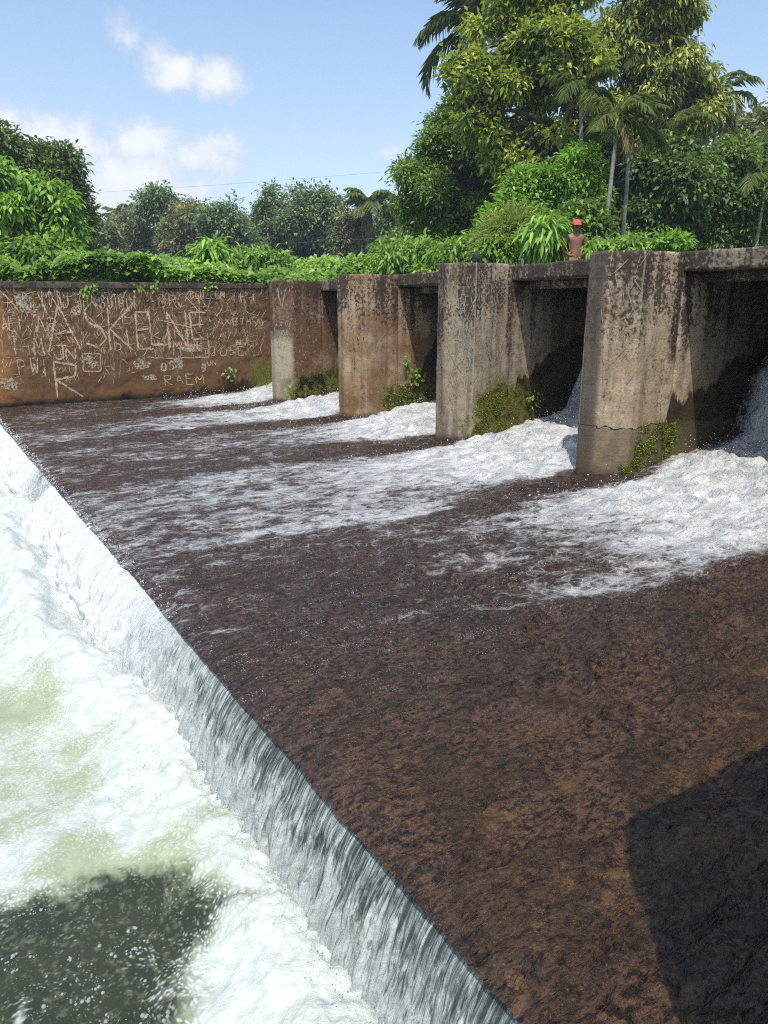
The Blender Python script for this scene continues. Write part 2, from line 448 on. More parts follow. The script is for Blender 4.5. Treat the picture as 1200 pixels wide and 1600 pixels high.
def build_apron_water():
    xs = np.concatenate([np.arange(CREST_X - .06, 5.0, .0105), np.arange(5.0, BACK_X + .3, .014)])
    ys = spaced(.25, WALL_Y + .05, .0034, .0085, .045)
    X, Y = np.meshgrid(xs, ys)
    f = foam_on_apron(X, Y)
    X = X + .028 * (fbm(Y * 2.2, Y * 0, 4, 611) - .5) * (1 - sstep(X, CREST_X, CREST_X + .5))
    prof = interp(X, [1, 6.2, 6.7, 7.2, 7.9, 8.5, 8.8, 9.15, 9.6, 10, 10.6], [0, .02, .07, .15, .24, .30, .44, 1.12, 1.55, 1.72, 1.75])
    Z = prof * 1.0
    ridge = 1 - np.abs(2 * fbm(X * 1.9 + 1.3 * fbm(X, Y, 3, 3), Y * 2.6 - 1.1 * X + fbm(X * 2, Y * 2, 2, 33), 5, 8, .55) - 1)
    Z += (.045 + .085 * sstep(Y, 1.4, 2.4) * (1 - sstep(Y, 4.2, 5.5)) * sstep(X, 2.0, 3.2)) * (ridge - .6) * (1 - sstep(f, .2, .6)) * sstep(X, CREST_X, 2.2)
    Z += .016 * (fbm(X * 5, Y * 8, 4, 12) - .5)
    wx, wy = fbm(X * 1.6, Y * 1.6, 3, 61) * 1.1, fbm(X * 1.6, Y * 1.6, 3, 62) * .9
    b1 = np.abs(2 * fbm(X * 2.6 + wx, Y * 1.7 + wy, 4, 21, .52) - 1) ** .8      # rounded backs with sharp troughs
    b1 = 1.25 - b1 * 0 - np.abs(1 - 2 * fbm(X * 2.8 + wx, Y * 1.9 + wy, 3, 21, .5)) * 1.4
    b2 = np.abs(2 * fbm(X * 8 + 2 * wx, Y * 6 + wy, 3, 41, .5) - 1)
    amp = sstep(f, .3, 1.0) * (.04 + .075 * sstep(X, 4.5, 6.8))
    Z += amp * ((b1 - .9) * 1.0 + (b2 - .25) * .42)
    # boil just below the bays and the ruffled edge of the far stream
    Z += .06 * sstep(f, .55, 1) * np.exp(-((X - 6.3) / .9) ** 2) * fbm(X * 1.5, Y * 1.5, 2, 55)
    Z += .05 * sstep(X, 8.0, 8.9) * (fbm(X * 6, Y * 9, 4, 91) - .4)
    # the sheet bends over the crest
    lip = np.clip((CREST_X + .16 - X) / .22, 0, 1); Z -= .035 * lip ** 2 + .0 * X
    Z += lip * (.030 * (fbm(Y * 34, X * 2, 3, 23) - .5) + .016 * (fbm(Y * 90, X * 6, 2, 29) - .5))
    thick = sstep(ridge + .25 * (fbm(X * 6, Y * 9, 4, 14) - .5), .66, .98)
    o = mesh_obj('apron_water', np.stack([X, Y, Z], -1).reshape(-1, 3), [grid_faces(len(ys), len(xs))[:, ::-1]], mat_apron(), None, True, {'foam': f, 'depth': thick})
    # normals up
    o.data.flip_normals() if o.data.polygons[0].normal.z < 0 else None
    return tag(o, kind='structure')


def aerate(Y):
    """how broken the falling sheet is along the crest"""
    a = interp(Y, [.2, 2.0, 3.2, 4.6, 5.6, 7, 9.0, 9.4, 10.1, 10.7, 13, 17], [.0, .08, .34, .72, 1.05, 1.1, 1.1, .6, .55, .95, 1.0, .95])
    return np.clip(a + (fbm(Y * 1.7, Y * 0, 3, 13) - .5) * .25, 0, 1.1)


def build_fall():
    ys = spaced(.25, WALL_Y + .03, .0020, .0042, .03)
    ts = np.linspace(0, 1, 54)
    S, T = np.meshgrid(ys, ts, indexing='ij')
    drop = .86 * T ** 1.25
    tau = np.sqrt(2 * drop / 9.81)
    a = aerate(S)
    v0 = .78 + .18 * (fbm(S * 1.3, S * 0, 2, 4) - .5) + .75 * sstep(a, .5, 1.05)
    wig = .05 * (fbm(S * 3, T * 2, 3, 19) - .5) * T
    strand = fbm((S + wig) * 34, T * 1.6, 3, 23) - .5
    fine = fbm((S + wig) * 90, T * 4, 2, 29) - .5
    lumps = fbm(S * 9, T * 7 - 3, 4, 37) - .5
    out = .060 * (np.abs(strand) * 2 - .35) * sstep(T, .02, .5) + .026 * fine * sstep(T, .0, .3) + (.012 + .15 * a + .10 * sstep(a, .6, 1)) * lumps * sstep(T, .05, .6)
    X = CREST_X + .02 - v0 * tau - out * .9 + .028 * (fbm(S * 2.2, S * 0, 4, 611) - .5)
    Z = -.035 - drop + out * (.25 + .5 * sstep(a, .6, 1)) + .02 * fine * a
    V = np.stack([X, S + wig, Z], -1).reshape(-1, 3)
    uv = np.stack([S, drop], -1).reshape(-1, 2)
    o = mesh_obj('waterfall', V, [grid_faces(len(ys), len(ts))], mat_fall(), None, True, {'foam': a}, uv)
    return tag(o, kind='structure')


def poly_mask(X, Y, pts, soft):
    """soft inside mask of a polygon on the ground"""
    pts = np.asarray(pts); n = len(pts)
    d = np.full(X.shape, 1e9); ins = np.zeros(X.shape, bool)
    for i in range(n):
        a, b = pts[i], pts[(i + 1) % n]
        e = b - a; L = (e ** 2).sum() + 1e-9
        t = np.clip(((X - a[0]) * e[0] + (Y - a[1]) * e[1]) / L, 0, 1)
        d = np.minimum(d, np.hypot(X - a[0] - t * e[0], Y - a[1] - t * e[1]))
        c = ((a[1] > Y) != (b[1] > Y)) & (X < (b[0] - a[0]) * (Y - a[1]) / (b[1] - a[1] + 1e-12) + a[0])
        ins ^= c
    return sstep(np.where(ins, d, -d), -soft, soft)


def build_pool():
    xs = np.concatenate([-np.geomspace(1.0, 14.0, 60)[::-1], np.arange(-.985, 1.5, .0105)])
    ys = spaced(.3, WALL_Y + .05, .0034, .0085, .05)
    X, Y = np.meshgrid(xs, ys)
    g = lambda L: np.array([ground_at(x, y, POOL_Z) for x, y in L])
    wx = X + (fbm(X * 3, Y * 3, 6, 101, .62) - .5) * .42; wy = Y + (fbm(X * 3, Y * 3, 6, 102, .62) - .5) * .42
    dark = poly_mask(wx, wy, g([(-500, 1450), (-160, 1440), (0, 1430), (120, 1395), (240, 1375), (330, 1400), (400, 1425), (350, 1455), (285, 1490), (260, 1560), (330, 1640), (330, 1900), (-700, 1900)]), .26)
    froth = poly_mask(wx, wy, g([(270, 1480), (420, 1430), (560, 1500), (660, 1640), (700, 1800), (300, 1800), (250, 1600)]), .14)
    green = np.zeros_like(X)
    for px, py, sx, sy in ((60, 1210, 170, 150), (30, 1110, 75, 60), (110, 1225, 60, 45), (20, 1290, 60, 40), (250, 1345, 120, 35), (120, 1350, 120, 40), (440, 1330, 60, 30), (-120, 1160, 120, 100), (310, 1310, 70, 30), (150, 1170, 40, 40)):
        c = ground_at(px, py, POOL_Z); s = np.abs(ground_at(px + sx, py, POOL_Z) - c).max(); t = np.linalg.norm(ground_at(px, py + sy, POOL_Z) - c)
        green = np.maximum(green, (.55 if sx > 160 else 1) * np.exp(-(((wx - c[0]) ** 2 + (wy - c[1]) ** 2) / (.5 * (s * s + t * t)))))
    f = .93 - .50 * green - .66 * dark
    f = np.where(dark > .3, np.maximum(f, .36 * froth), f)
    f = f + .25 * np.exp(-((X - .85) / .35) ** 2) * (1 - dark)
    streak = np.exp(-((wx - interp(wy, [1.2, 1.9, 2.7], [-.22, -.16, .1])) / .05) ** 2) * sstep(Y, 1.2, 1.5) * (1 - sstep(Y, 2.4, 2.8))
    f = np.maximum(f, .85 * streak)
    f = np.where(X < -2, .55 + .3 * fbm(X * .5, Y * .5, 4, 7), f)
    f = np.clip(f + (fbm(X * 2.2, Y * 2.2, 4, 111) - .5) * .35, 0, 1)
    tint = np.clip(1.0 - 1.05 * dark, 0, 1)
    Z = POOL_Z + .02 * (fbm(X * 2, Y * 2, 3, 5) - .5)
    base = np.exp(-((X - (.92 - .35 * sstep(aerate(Y), .5, 1.05))) / .30) ** 2)
    bb = np.exp(-((X - 1.0) / .16) ** 2)
    Z += bb * (.10 * fbm(X * 7, Y * 7, 4, 118, .6) ** 1.2) + base * (.03 + .12 * fbm(X * 2.6, Y * 2.6, 4, 115) + .17 * aerate(Y) * sstep(Y, 3.2, 6) * (.5 + fbm(X * 4, Y * 4, 3, 116))) * (1 - .6 * dark)
    bl = fbm(X * 4.5, Y * 4.5, 4, 131, .55)
    Z += (.045 * base + .014) * (bl - .5) * sstep(f, .35, .9)
    Z += .06 * sstep(Y, 5, 9) * fbm(X * 1.1, Y * 1.1, 3, 141) * sstep(X, -1, .8)
    Z += .006 * (fbm(X * 16, Y * 16, 3, 151) - .5)
    o = mesh_obj('lower_pool', np.stack([X, Y, Z], -1).reshape(-1, 3), [grid_faces(len(ys), len(xs))], mat_pool(), None, True, {'foam': f, 'tint': tint})
    return tag(o, kind='structure')


def ico():
    t = (1 + 5 ** .5) / 2
    V = np.array([(-1, t, 0), (1, t, 0), (-1, -t, 0), (1, -t, 0), (0, -1, t), (0, 1, t), (0, -1, -t), (0, 1, -t), (t, 0, -1), (t, 0, 1), (-t, 0, -1), (-t, 0, 1)]) / math.hypot(1, t)
    F = np.array([(0, 11, 5), (0, 5, 1), (0, 1, 7), (0, 7, 10), (0, 10, 11), (1, 5, 9), (5, 11, 4), (11, 10, 2), (10, 7, 6), (7, 1, 8), (3, 9, 4), (3, 4, 2), (3, 2, 6), (3, 6, 8), (3, 8, 9), (4, 9, 5), (2, 4, 11), (6, 2, 10), (8, 6, 7), (9, 8, 1)])
    return V, F


def beads(name, P, R, mat, squash=1.0):
    V0, F0 = ico(); n = len(P)
    V = P[:, None] + R[:, None, None] * V0[None] * np.array([1, 1, squash])
    F = (F0[None] + 12 * np.arange(n)[:, None, None]).reshape(-1, 3)
    return mesh_obj(name, V.reshape(-1, 3), [F], mat, None, True)


def build_spray():
    g = np.random.default_rng(5)
    m, N, P, O = material('spray'); P.inputs['Base Color'].default_value = (.78, .81, .82, 1); P.inputs['Roughness'].default_value = .55; P.inputs['IOR'].default_value = 1.33
    pts, rad = [], []
    n = 9000                                                # along the foot of the fall
    y = 3.4 + 13.4 * g.random(n) ** .9
    h = np.abs(g.normal(0, .14, n)) * (.25 + aerate(y)); x = .95 - np.abs(g.normal(0, .30, n)) + .2 * g.random(n)
    pts.append(np.stack([x, y, POOL_Z + .06 + h], 1)); rad.append((.0012 + .0025 * g.random(n) ** 2) * (1 + y * .05))
    n = 4200                                                # froth where the near sheet lands
    y = .5 + 3.6 * g.random(n); x = .99 - np.abs(g.normal(0, .05, n)) + .06 * g.random(n)
    pts.append(np.stack([x, y, POOL_Z + .03 + .13 * g.random(n) ** 2], 1)); rad.append(.0012 + .0028 * g.random(n) ** 2)
    n = 5000                                                # over the crest where white water drops
    y = 4.5 + 12 * g.random(n); x = CREST_X - .35 * g.random(n); tau = (CREST_X - x) / .8
    z = -.03 - 4.9 * tau ** 2 * .8 + np.abs(g.normal(0, .05, n))
    pts.append(np.stack([x, y, z], 1)); rad.append((.0015 + .003 * g.random(n) ** 2) * (1 + y * .05))
    for (y0, y1) in BAYS:                                   # splashes in the bays
        n = 800
        y = y0 + (y1 - y0) * np.where(g.random(n) < .55, g.random(n) ** .5, g.random(n)); x = g.normal(8.6, .75, n)
        z = interp(x, [5.5, 6.7, 7.9, 8.5, 9.15, 9.6], [.02, .09, .26, .34, 1.15, 1.6]) + np.abs(g.normal(0, .10, n))
        pts.append(np.stack([x, y, z], 1)); rad.append(.002 + .006 * g.random(n) ** 3)
        n = 260
        y = y0 + (y1 - y0) * g.random(n); x = g.uniform(4.6, 7.0, n)
        pts.append(np.stack([x, y, .06 + np.abs(g.normal(0, .07, n))], 1)); rad.append(.003 + .007 * g.random(n) ** 3)
    tag(beads('water_spray', np.vstack(pts), np.concatenate(rad), m), 'white water drops thrown up at the fall and in the bays', 'spray', kind='stuff')
    m2, N, P, O = material('bubble_film'); P.inputs['Base Color'].default_value = (.80, .86, .84, 1); P.inputs['Roughness'].default_value = .05
    P.inputs['Transmission Weight'].default_value = .65; P.inputs['IOR'].default_value = 1.12; P.inputs['Coat Weight'].default_value = .5; P.inputs['Coat Roughness'].default_value = .03
    pp = []; rr = []
    for _ in range(48):
        px, py = g.uniform(-40, 420), g.uniform(1420, 1640)
        if px > 230 and g.random() < .6: continue
        c = ground_at(px, py, POOL_Z)
        for k in range(int(g.integers(2, 12))):
            pp.append((c[0] + g.normal(0, .016), c[1] + g.normal(0, .016), POOL_Z + .004)); rr.append(.002 + .009 * g.random() ** 3)
    tag(beads('water_bubbles', np.array(pp), np.array(rr), m2, .8), 'clear bubbles floating on the dark green pool water', 'bubbles', kind='stuff')


build_apron_water(); build_fall(); build_pool(); build_spray()


# ------------------------------------------------------------------ masonry
def mat_concrete(name, seed=0.0, base=((.25, .205, .15), (.36, .30, .225)), rust=.3, lichen=.5, red=(.16, .062, .022),
                 wet=((.4, .05), (.9, .45), (1.5, 1.0)), moss=(.45, 1.7, .75), mossamt=.6, grey=.4, pale=None, crack=None, scratch=.0, runs=(), nose=0.0):
    """weathered concrete: rust film, lichen, wet splash zone, moss, painted bay shade; x runs into the bay from the nose, z is height"""
    m, N, P, O = material(name)
    v = N.new('ShaderNodeTexCoord').outputs['Object']
    p = N.xyz(v); x, z = p[0], p[2]
    vs = N.vmath('ADD', v, (seed * 7.1, seed * 3.7, seed * 1.9))
    big = N.noise(vs, 1.7, 5, .6); med = N.noise(vs, 5.5, 6, .62); fin = N.noise(vs, 38, 6, .7)
    strk = N.noise(N.scale(vs, (7, 7, .55)), 1.0, 5, .6)
    c = N.mix(N.step(med, .3, .7), base[0], base[1])
    c = N.mix(N.math('MULTIPLY', N.step(strk, .46, .64), grey), c, (.125, .118, .105))
    c = N.mix(N.math('MULTIPLY', N.step(N.math('ADD', N.math('MULTIPLY', big, .65), N.math('MULTIPLY', strk, .35)), .62 - .42 * rust, .82 - .40 * rust), min(1, .55 + rust * .45)), c, red)
    if pale:
        x0, x1, z0, z1 = pale
        pm = N.math('MULTIPLY', N.math('MULTIPLY', N.step(x, x0 - .03, x0 + .05), N.step(x, x1 - .05, x1 + .05, 1, 0)), N.step(N.math('ADD', z, N.math('MULTIPLY', med, .5)), z1, z1 + .3, 1, 0))
        c = N.mix(pm, c, (.40, .345, .25))
    # flaked skin: paler chips where the film has come off
    chip = N.step(N.noise(vs, 19, 7, .66), .56, .62)
    c = N.mix(N.math('MULTIPLY', chip, .75), c, (.34, .275, .19))
    c = N.mix(N.math('MULTIPLY', N.step(N.noise(vs, 8, 8, .7), .54, .62), .45), c, tuple(.42 * k for k in base[0]))
    # lichen, heaviest towards the top and in runs
    lv = N.noise(vs, 20, 9, .72)
    zone = N.math('ADD', N.math('ADD', N.step(z, .9, 2.4, -.12, .06), N.math('MULTIPLY', N.math('SUBTRACT', N.noise(vs, 2.2, 3, .5), .5), .42)), N.math('MULTIPLY', N.math('SUBTRACT', strk, .5), .50))
    lm = N.step(N.math('ADD', N.math('ADD', lv, zone), (lichen - .5) * .30), .525, .615)
    c = N.mix(N.math('MULTIPLY', lm, .90), c, N.mix(fin, (.013, .010, .008), (.050, .031, .018)))
    for rx, rw, rz, k in runs:       # dark runs of growth below the edge of the slab
        rm = N.math('MULTIPLY', N.step(N.math('ABSOLUTE', N.math('SUBTRACT', N.math('ADD', x, N.math('MULTIPLY', N.math('SUBTRACT', med, .5), .16)), rx)), rw * .4, rw, 1, 0), N.step(N.math('ADD', z, N.math('MULTIPLY', N.math('SUBTRACT', big, .5), .8)), rz - .2, rz + .25))
        c = N.mix(N.math('MULTIPLY', N.math('MULTIPLY', rm, N.step(lv, .36, .52)), k), c, (.030, .022, .016))
    c = N.mix(N.math('MULTIPLY', N.step(N.math('ABSOLUTE', N.math('SUBTRACT', x, N.math('ADD', .298, N.math('MULTIPLY', N.math('SUBTRACT', med, .5), .02)))), .004, .014, 1, 0), N.step(strk, .42, .58, .0, .5)), c, (.42, .36, .27))   # worn arris
    # shade inside the bays painted into the colour, darker with depth
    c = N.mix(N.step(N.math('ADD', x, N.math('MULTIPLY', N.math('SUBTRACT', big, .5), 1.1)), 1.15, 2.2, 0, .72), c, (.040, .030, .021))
    if nose: c = N.mix(N.math('MULTIPLY', N.step(x, .0, .05, 1, 0), nose), c, N.mix(strk, (.022, .020, .018), (.105, .095, .08)))
    # fine pits and speckle
    c = N.mix(N.math('MULTIPLY', N.step(fin, .5, .68), .5), c, (.06, .045, .03))
    c = N.mix(N.math('MULTIPLY', N.step(N.noise(vs, 95, 3, .7), .56, .7), .35), c, (.45, .39, .30))
    if scratch:
        a = N.noise(N.scale(vs, (24, 24, 1.6), rot=(0, .25, 0)), 1.0, 3, .5, .4); b = N.noise(N.scale(vs, (20, 20, 1.8), rot=(0, -.35, 0)), 1.0, 3, .5, .4)
        sm = N.math('MAXIMUM', N.step(N.math('ABSOLUTE', N.math('SUBTRACT', a, .5)), .0, .022, 1, 0), N.step(N.math('ABSOLUTE', N.math('SUBTRACT', b, .5)), .0, .02, 1, 0))
        sm = N.math('MULTIPLY', N.math('MULTIPLY', sm, N.step(med, .42, .62)), N.step(z, .5, .9, 0, scratch))
        c = N.mix(sm, c, (.36, .26, .16))
    # splash zone: height of the wet line grows into the bay
    hw = None
    for (xa, za), (xb, zb) in zip(wet[:-1], wet[1:]):
        s_ = N.step(x, xa, xb, 0, zb - za, smooth=False)
        hw = N.math('ADD', hw, s_) if hw is not None else N.math('ADD', s_, za)
    edge = N.math('ADD', hw, N.math('MULTIPLY', N.math('SUBTRACT', N.noise(N.scale(vs, (2.6, 2.6, .9)), 1.0, 5, .6), .5), 1.15))
    wm = N.step(N.math('SUBTRACT', edge, z), -.02, .05)
    c = N.mix(N.math('MULTIPLY', wm, .94), c, N.mix(N.step(med, .35, .65), (.012, .010, .008), (.055, .033, .014)))
    # rusty run just above the waterline
    rb = N.math('MULTIPLY', N.step(N.math('ADD', z, N.math('MULTIPLY', med, .5)), .35, .8, 1, 0), N.step(big, .4, .6))
    c = N.mix(N.math('MULTIPLY', rb, .5), c, (.17, .085, .03))
    # moss film
    mx0, mx1, mz = moss
    mm = N.math('MULTIPLY', N.math('MULTIPLY', N.step(x, mx0 - .15, mx0 + .25), N.step(x, mx1 - .3, mx1 + .2, 1, 0)), N.step(N.math('ADD', z, N.math('MULTIPLY', N.math('SUBTRACT', big, .5), .9)), mz - .1, mz + .25, 1, 0))
    mm = N.math('MULTIPLY', mm, N.step(N.noise(vs, 9, 6, .65), .60 - .25 * mossamt, .72 - .25 * mossamt))
    c = N.mix(N.math('MULTIPLY', mm, .9), c, N.mix(N.step(fin, .35, .65), (.040, .048, .008), (.20, .205, .026)))
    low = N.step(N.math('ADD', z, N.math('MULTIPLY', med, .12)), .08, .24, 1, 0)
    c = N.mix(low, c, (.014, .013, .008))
    h = N.math('ADD', N.math('MULTIPLY', N.noise(vs, 30, 7, .68), .8), N.math('MULTIPLY', lm, .16))
    if crack:
        wob = N.math('ADD', z, N.math('MULTIPLY', N.math('SUBTRACT', N.noise(vs, 4.5, 5, .6), .5), .22))
        cm = N.step(N.math('ABSOLUTE', N.math('SUBTRACT', wob, crack)), .003, .011, 1, 0)
        cm = N.math('MULTIPLY', cm, N.step(x, .95, 1.15, 1, 0))
        c = N.mix(cm, c, (.012, .010, .007)); h = N.math('SUBTRACT', h, N.math('MULTIPLY', cm, .9))
        dm = N.math('MULTIPLY', N.step(N.math('SUBTRACT', crack, wob), -.01, .02), .62)
        c = N.mix(dm, c, (.115, .088, .062))
    N.put(P.inputs['Base Color'], c)
    N.put(P.inputs['Roughness'], N.step(wm, 0, 1, .88, .38))
    P.inputs['Specular IOR Level'].default_value = .3
    N.put(P.inputs['Normal'], N.bump(h, .75, .018))
    return m


def wrapped_grid(outline, z0, z1, dz, step, amp, seed, cap=True):
    """a closed outline extruded in z with a worn, slightly uneven skin"""
    pts = []
    n = len(outline)
    for i in range(n):
        a, b = np.array(outline[i], float), np.array(outline[(i + 1) % n], float)
        k = max(1, int(round(np.linalg.norm(b - a) / step)))
        for j in range(k): pts.append(a + (b - a) * j / k)
    pts = np.array(pts); k = len(pts)
    t = np.roll(pts, -1, 0) - np.roll(pts, 1, 0); t /= np.linalg.norm(t, axis=1)[:, None]
    nrm = np.stack([t[:, 1], -t[:, 0]], 1)
    zs = np.linspace(z0, z1, max(2, int(round((z1 - z0) / dz)) + 1))
    s = np.concatenate([[0], np.cumsum(np.linalg.norm(np.diff(pts, axis=0), axis=1))])
    Sg, Zg = np.meshgrid(s, zs)
    d = (fbm(Sg * 5, Zg * 5, 5, seed, .6) - .5) * amp * 2
    chip = sstep(fbm(Sg * 9, Zg * 9, 3, seed + 9), .62, .8); d -= chip * amp * .9
    rim = np.exp(-((z1 - Zg) / .014) ** 2); d -= rim * (.001 + .014 * sstep(fbm(Sg * 6, Zg * 0, 3, seed + 3), .45, .8))
    V = np.zeros((len(zs), k, 3)); V[..., :2] = pts[None] + nrm[None] * d[..., None]; V[..., 2] = Zg
    V[-1, :, 2] += (fbm(s * 4, s * 0, 3, seed + 5) - .5) * .02
    i = np.arange(len(zs) - 1)[:, None] * k; j = np.arange(k)[None]; jj = (j + 1) % k
    F = np.stack([i + j, i + jj, i + k + jj, i + k + j], -1).reshape(-1, 4)
    V = V.reshape(-1, 3)
    T = []
    if cap:
        c = V[-k:].mean(0); V = np.vstack([V, c]); jv = (len(zs) - 1) * k + np.arange(k)
        T = np.stack([jv, np.roll(jv, -1), np.full(k, len(V) - 1)], 1)
    return V, F, T


def bevel_outline(pts, b=.007):
    out = []; n = len(pts)
    for i in range(n):
        p, a, c = np.array(pts[i], float), np.array(pts[i - 1], float), np.array(pts[(i + 1) % n], float)
        out.append(tuple(p + (a - p) / np.linalg.norm(a - p) * b)); out.append(tuple(p + (c - p) / np.linalg.norm(c - p) * b))
    return out


def make_pier(cy, mat, label, top=TOP, seed=1):
    s = Shape()
    o_ = [(NOSE_X, cy - .1), (NOSE_X + .30, cy - .4), (DECK_X, cy - .4), (DECK_X, cy + .4), (NOSE_X + .30, cy + .4), (NOSE_X, cy + .1)]
    V, F, T = wrapped_grid(bevel_outline(o_), -.3, top, .035, .035, .007, seed)
    s.add(V, [F, T])
    o_ = [(DECK_X + .003, cy - .385), (BACK_X + .25, cy - .385), (BACK_X + .25, cy + .385), (DECK_X + .003, cy + .385)]
    V, F, T = wrapped_grid(o_, -.3, 2.345, .08, .08, .004, seed + 50)
    s.add(V, [F, T])
    o = s.build('concrete_pier', mat, None, False, loc=(NOSE_X, cy, 0))
    return tag(o, label, 'pier', 'concrete piers of the weir')


piers = []
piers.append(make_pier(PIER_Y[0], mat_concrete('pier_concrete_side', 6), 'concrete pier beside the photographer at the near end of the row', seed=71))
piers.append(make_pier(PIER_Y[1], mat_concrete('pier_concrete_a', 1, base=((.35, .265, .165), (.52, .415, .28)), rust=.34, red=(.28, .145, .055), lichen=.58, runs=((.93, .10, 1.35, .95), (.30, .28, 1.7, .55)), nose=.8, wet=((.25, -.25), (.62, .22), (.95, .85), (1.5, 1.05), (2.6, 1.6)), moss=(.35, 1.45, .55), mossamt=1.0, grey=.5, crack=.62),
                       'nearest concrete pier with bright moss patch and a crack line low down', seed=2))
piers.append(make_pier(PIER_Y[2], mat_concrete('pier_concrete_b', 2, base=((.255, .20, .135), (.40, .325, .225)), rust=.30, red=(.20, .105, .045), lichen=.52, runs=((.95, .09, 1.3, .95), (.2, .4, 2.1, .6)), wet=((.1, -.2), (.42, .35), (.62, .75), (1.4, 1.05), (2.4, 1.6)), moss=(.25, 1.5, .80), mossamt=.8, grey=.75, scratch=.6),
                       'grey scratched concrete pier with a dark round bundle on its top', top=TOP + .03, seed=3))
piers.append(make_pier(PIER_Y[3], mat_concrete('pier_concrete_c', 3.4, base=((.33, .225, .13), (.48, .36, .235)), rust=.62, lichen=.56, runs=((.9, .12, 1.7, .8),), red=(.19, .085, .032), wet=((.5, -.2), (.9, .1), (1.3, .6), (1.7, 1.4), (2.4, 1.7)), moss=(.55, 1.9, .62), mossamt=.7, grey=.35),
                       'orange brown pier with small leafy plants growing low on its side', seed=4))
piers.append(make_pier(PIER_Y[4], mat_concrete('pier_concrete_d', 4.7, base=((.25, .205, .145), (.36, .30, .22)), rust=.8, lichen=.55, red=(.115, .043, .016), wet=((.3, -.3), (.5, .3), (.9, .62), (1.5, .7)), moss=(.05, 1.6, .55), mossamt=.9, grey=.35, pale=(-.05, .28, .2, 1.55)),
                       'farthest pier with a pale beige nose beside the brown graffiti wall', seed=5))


def box_grid(s, x0, x1, y0, y1, z0, z1, step, amp, seed):
    o_ = bevel_outline([(x0, y0), (x1, y0), (x1, y1), (x0, y1)], .012)
    V, F, T = wrapped_grid(o_, z0, z1, .03, step, amp, seed)
    # close the underside
    k = int(T.shape[0]); c = V[:k].mean(0); V = np.vstack([V, c]); j = np.arange(k)
    s.add(V, [F, T, np.stack([np.roll(j, -1), j, np.full(k, len(V) - 1)], 1)])


deck_mat = mat_concrete('deck_concrete', 8.3, base=((.20, .165, .12), (.31, .26, .19)), rust=.22, lichen=.66, wet=((0, -3), (1, -3)), moss=(50, 51, -9), mossamt=0, grey=.4)
s = Shape(); box_grid(s, DECK_X + .003, BACK_X - .05, 1.2, WALL_Y - .003, 2.365, 2.572, .06, .006, 301)
deck = s.build('walkway_slab', deck_mat, None, False, loc=(DECK_X, 6.0, 0))
tag(deck, 'long concrete walkway slab resting on the piers across the weir', 'walkway')
s = Shape(); box_grid(s, BACK_X - .049, BACK_X + .2, 1.2, WALL_Y - .003, 1.2, 2.52, .3, .003, 311)
back = s.build('bay_sky_blocker', deck_mat, deck, False, loc=(DECK_X, 6.0, 0))  # unseen beam, added to keep sky light out of the bays
s = Shape(); box_grid(s, DECK_X + .35, DECK_X + .60, 1.2, WALL_Y - .003, 2.25, 2.362, .3, .003, 315)
s.build('downstand_rib', deck_mat, deck, False, loc=(DECK_X, 6.0, 0))


# far side wall, running with the flow
def wall_skin(x, z):
    x, z = np.asarray(x, float), np.asarray(z, float)
    d = (fbm(x * 3, z * 4, 5, 401, .6) - .5) * .035 + .018 * sstep(fbm(x * 7, z * 7, 3, 405), .6, .75)
    return WALL_Y + d + .05 * sstep(-z, -.45, .1) * (fbm(x * 2.2, z * 3, 4, 409) - .75)


def build_wall():
    mat = mat_concrete('wall_render', 5.2, base=((.47, .245, .090), (.60, .38, .18)), rust=.86, lichen=.50, red=(.37, .145, .032), wet=((0, -.1), (5.6, .15), (7.2, .42), (9.5, .8)), moss=(7.0, 9.6, .72), mossamt=.95, grey=.12, scratch=.75)
    x0, x1 = -9.0, 10.6
    n = 560; xs = np.linspace(x0, x1, n); zs = np.linspace(-1.2, 2.50, 95)
    X, Z = np.meshgrid(xs, zs)
    top = interp(X, [-9, 1.4, 7.5, 10.6], [2.50, 2.51, 2.60, 2.60]) - .11
    Z = -1.2 + (Z + 1.2) / 3.70 * (top + 1.2)
    Y = wall_skin(X, Z)
    V = np.stack([X, Y, Z], -1).reshape(-1, 3)
    s = Shape(); s.add(V, [grid_faces(len(zs), n)])
    # back and top
    k = n; tv = V[-n:]; bk = tv.copy(); bk[:, 1] = WALL_Y + .45; lo = bk.copy(); lo[:, 2] = -1.2
    s.add(np.vstack([tv, bk, lo]), [grid_faces(3, n)])
    w = s.build('abutment_wall', mat, None, True, loc=(0, WALL_Y, 0))
    tag(w, 'long reddish brown retaining wall covered in scratched graffiti', 'wall')
    s = Shape()
    zc = lambda x: float(np.interp(x, [-9, 1.4, 7.5, 10.6], [2.50, 2.51, 2.60, 2.60]))
    V, F, T = wrapped_grid(bevel_outline([(x0, WALL_Y - .035), (x1 - 3.1, WALL_Y - .035), (x1 - 3.1, WALL_Y + .47), (x0, WALL_Y + .47)], .015), 0, .112, .028, .06, .007, 421)
    V[:, 2] += np.interp(V[:, 0], [-9, 1.4, 7.5, 10.6], [2.50, 2.51, 2.60, 2.60]) - .11
    s.add(V, [F, T])
    s.build('coping', mat_concrete('coping_concrete', 9.1, base=((.21, .165, .12), (.30, .25, .185)), rust=.2, lichen=.56, wet=((0, -3), (1, -3)), moss=(50, 51, -9), mossamt=0, grey=.5), w, False, loc=(0, WALL_Y, 0))
    return w


wall = build_wall()

# concrete body of the weir under the apron and the crest face
dark_conc = simple('wet_concrete', (.045, .036, .026), .5)
s = Shape(); box_grid(s, CREST_X + .02, BACK_X + .2, .2, WALL_Y + .4, -2.0, -.07, .5, .004, 501)
tag(s.build('weir_apron', dark_conc, None, False, loc=(CREST_X, 8, -2)), kind='structure')
